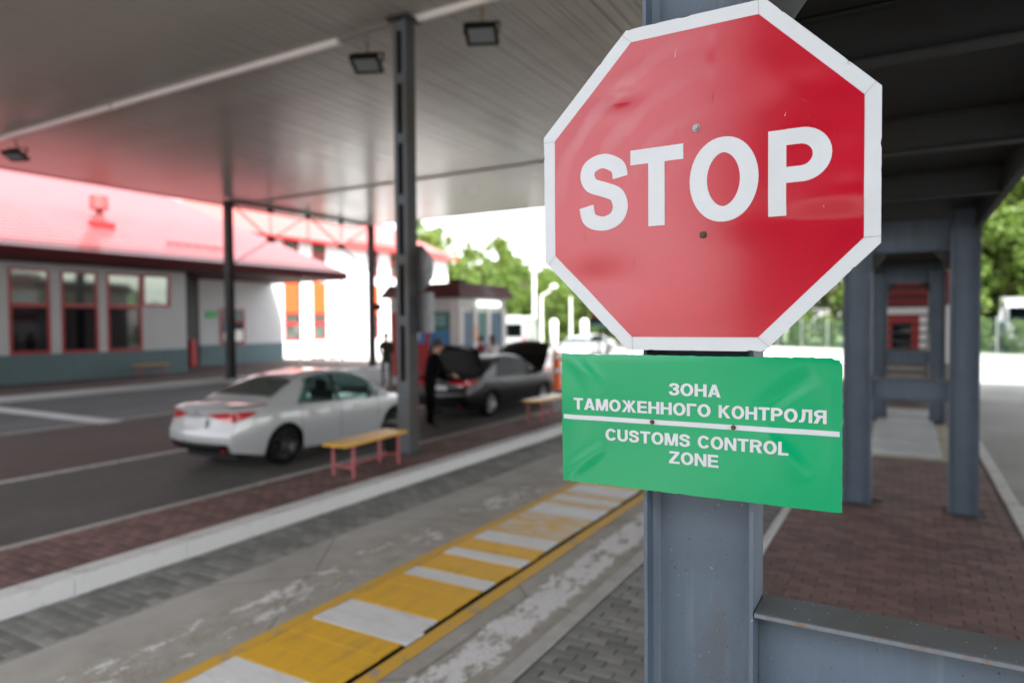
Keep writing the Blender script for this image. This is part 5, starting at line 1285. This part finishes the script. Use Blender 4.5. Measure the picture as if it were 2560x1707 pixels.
TR = ["", "tall full-crowned tree behind the mesh fence seen past the steel platform", "", "big wide-crowned tree behind the mesh fence seen past the steel platform", "low bushy round tree behind the mesh fence seen past the steel platform"]
for u, tt, k, s in ((1950, 62, 3, 1.1), (2010, 66, 1, 1.2), (2080, 60, 4, 1.3), (2140, 64, 3, 1.1), (2230, 60, 1, 1.1), (2320, 58, 3, 1.1), (2400, 54, 1, 1.15), (2455, 52, 3, 1.1), (2500, 50, 4, 1.35), (2545, 52, 3, 1.2), (2600, 49, 1, 1.2), (2470, 60, 3, 1.4), (2560, 60, 1, 1.5), (2660, 50, 3, 1.2)):
    p = ray(u, tt); tree(p.x, p.y, k, s, TR[k], "trees behind the mesh fence")

for i in range(26):
    q = fa + d * (3 + i * 2.0) + nrm * (1.6 + (i % 3) * .8)
    sc_ = .24 + .09 * rnd.random()
    tree(q.x, q.y, 4, sc_, "green shrub growing along the back of the mesh fence", "shrubs along the mesh fence")
TB = "dense tree in the belt behind the approach, mirrored in the stop sign"
for i in range(11):  # out-of-view belt added to darken the right half of the sign's reflection
    tree(-2.6 + i * 3.4, -23 - (i % 2) * 4, 5, 1.1, TB, "added trees behind the camera")

fl_ = MB(); r9 = random.Random(4)
for _ in range(150):
    x, y = r9.uniform(-1.05, .95), 2.2 + 9 * r9.random() ** 1.5; q = r9.uniform(.004, .012); a = r9.uniform(0, 3)
    fl_.add([(x + q * math.cos(a + k * 1.257) * r9.uniform(.6, 1), y + q * math.sin(a + k * 1.257) * r9.uniform(.6, 1), .0495 + .003 * r9.random()) for k in range(5)], [(0, 1, 2, 3, 4)])
for _ in range(40):
    x, y = r9.uniform(-.3, .4), 1.865 + .135 * r9.random(); q = r9.uniform(.0008, .0025); a = r9.uniform(0, 3)
    fl_.add([(x + q * math.cos(a + k * 1.257), y + q * math.sin(a + k * 1.257), 1.4335) for k in range(5)], [(0, 1, 2, 3, 4)])
tag(fl_.build("fallen_petals", mat("petal", (.5, .47, .43), .8)), "pale fallen petals and crumbs scattered over the red blocks", "litter", kind="stuff")

# ================================================================== PEOPLE
def person(label, loc, rz, J, cloth, legs, hairm, name="person", hair_long=False, scale=1.0, group=None):
    """J: joint positions for a figure facing +y; skin modifier over the joint graph, then one mesh"""
    root = thing(name, label, "person", loc, rz, group); root.scale = (scale,) * 3
    V, E_, Rd = [], [], []
    def v(p, r): V.append(p); Rd.append(r); return len(V) - 1
    def chain(i, pts):
        for p, r in pts: j = v(p, r); E_.append((i, j)); i = j
        return i
    pel = v(J['pelvis'], .15)
    ch = chain(pel, [(J['waist'], .13), (J['chest'], .155)])
    nk = chain(ch, [(J['neck'], .06), (J['head'], .092), (J['crown'], .07)])
    for s in ('l', 'r'):
        sh = chain(ch, [(J['sh_' + s], .068), (J['el_' + s], .048), (J['wr_' + s], .034)])
        w_ = Vector(J['wr_' + s]); d_ = (w_ - Vector(J['el_' + s])).normalized()
        palm = chain(sh, [(tuple(w_ + d_ * .06), .036)]); sx = -1 if s == 'l' else 1
        side_ = d_.cross(Vector((0, 1, 0.3))).normalized()
        for k in range(4):
            o_ = side_ * (k - 1.5) * .02; ln = (.07, .085, .08, .062)[k]
            chain(palm, [(tuple(w_ + d_ * .10 + o_), .010), (tuple(w_ + d_ * (.10 + ln * .55) + o_), .009), (tuple(w_ + d_ * (.10 + ln) + o_ + Vector((0, .015, 0))), .008)])
        chain(palm, [(tuple(w_ + d_ * .07 - side_ * .045), .011), (tuple(w_ + d_ * .11 - side_ * .055), .009)])
        chain(pel, [(J['hip_' + s], .098), (J['kn_' + s], .062), (J['an_' + s], .043), (J['to_' + s], .04)])
    me = bpy.data.meshes.new("body"); me.from_pydata(V, E_, [])
    o = bpy.data.objects.new("body", me); C.objects.link(o)
    sm = o.modifiers.new("skin", 'SKIN'); sd = o.modifiers.new("sub", 'SUBSURF'); sd.levels = 1; sd.render_levels = 1
    for i, r in enumerate(Rd): me.skin_vertices[0].data[i].radius = (r, r)
    me.skin_vertices[0].data[0].use_root = True
    dg = bpy.context.evaluated_depsgraph_get(); me2 = bpy.data.meshes.new_from_object(o.evaluated_get(dg))
    bpy.data.objects.remove(o)
    for m in (cloth, legs, SKIN, SHOE): me2.materials.append(m)
    hd = Vector(J['head']); hands = [Vector(J['wr_l']), Vector(J['wr_r'])]; pz = J['pelvis'][2] - .02
    for p in me2.polygons:
        c = p.center; p.use_smooth = True
        els = [Vector(J['el_' + s]) for s in 'lr']
        if c.z > J['neck'][2] - .02 and (c - hd).length < .24: k = 2
        elif any((c - h).length < .22 and (c - h).length < (c - e2).length * 3 and (c - h).dot((h - e2).normalized()) > -.01 for h, e2 in zip(hands, els)): k = 2
        elif c.z < .10: k = 3
        elif c.z < pz and min((c - h).length for h in els) > .1: k = 1
        else: k = 0
        p.material_index = k
    mk("body", me2, None, root, local=True)
    hc = Vector(J['crown'])
    b = MB(); b.ball((hd + hc) / 2 + Vector((0, -.02, .035)), (.098, .108, .10), 16, 10)
    if hair_long: b.ball(hd + Vector((0, -.07, -.08)), (.09, .06, .17), 14, 8)
    b.build("hair", hairm, root, smooth=True, local=True)
    nf = MB()
    hd2 = hd + Vector((0, 0, .02))
    nf.ball(hd2 + Vector((0, .10, -.02)), (.014, .022, .026), 8, 6).build("nose", SKIN, root, smooth=True, local=True)
    for s in (-1, 1): MB().ball(hd2 + Vector((s * .098, -.005, -.01)), (.012, .02, .032), 8, 6).build("ear", SKIN, root, smooth=True, local=True)
    for s in (-1, 1): MB().ball(hd2 + Vector((s * .034, .088, .012)), (.011, .008, .007), 8, 6).build("eye", SHOE, root, local=True)
    mo = MB(); mo.ball(hd2 + Vector((0, .092, -.065)), (.026, .008, .007), 8, 6); mo.build("mouth", mat("lips_" + str(len(MATS)), (.35, .12, .10), .5), root, local=True)
    return root
ST = dict(pelvis=(0, 0, .95), waist=(0, 0, 1.12), chest=(0, 0, 1.34), neck=(0, .01, 1.50), head=(0, .03, 1.60), crown=(0, .02, 1.70),
          sh_l=(-.185, 0, 1.41), el_l=(-.24, -.02, 1.14), wr_l=(-.25, .08, .92), sh_r=(.185, 0, 1.41), el_r=(.24, -.02, 1.14), wr_r=(.25, .08, .92),
          hip_l=(-.10, 0, .90), kn_l=(-.11, .02, .50), an_l=(-.115, -.01, .09), to_l=(-.13, .14, .045), hip_r=(.10, 0, .90), kn_r=(.11, .02, .50), an_r=(.115, -.01, .09), to_r=(.13, .14, .045))
J1 = dict(ST); J1.update(el_l=(-.24, .04, 1.14), wr_l=(-.08, .22, 1.08), el_r=(.24, .04, 1.14), wr_r=(.08, .22, 1.08))
person("person in olive uniform standing across the lane, half hidden by the lattice column", (-15.6, 18.3, 0), R(60), J1, OLIVE, OLIVE, HAIR, scale=1.08)
J2 = dict(ST); J2.update(waist=(0, .02, 1.12), chest=(0, .07, 1.33), neck=(0, .13, 1.48), head=(0, .18, 1.57), crown=(0, .19, 1.67), sh_l=(-.18, .08, 1.40), sh_r=(.18, .08, 1.40), el_l=(-.25, .20, 1.14), wr_l=(-.18, .42, 1.04), el_r=(.25, .20, 1.14), wr_r=(.14, .42, 1.04))
person("person in black clothes leaning towards the open boot of the dark car", tuple(ray(1073, 14.3)), R(-35), J2, BLACKC, BLACKC, HAIR, scale=1.08)
J3 = dict(ST); J3.update(el_l=(-.24, .05, 1.14), wr_l=(-.16, .26, 1.14), el_r=(.24, .05, 1.14), wr_r=(.16, .26, 1.14))
p = ray(1231, 22.6); person("person with brown hair and pale top standing before the booth posters", (p.x, p.y, 0), R(75), J3, PALEC, JEANS, HAIR, hair_long=True, scale=1.02)
p = ray(1203, 23.2); person("person in dark red top beside the booth window, left of the one in pale top", (p.x, p.y, 0), R(90), J1, mat("cloth_dark_red", (.16, .02, .03), .85), JEANS, HAIR, scale=1.0)
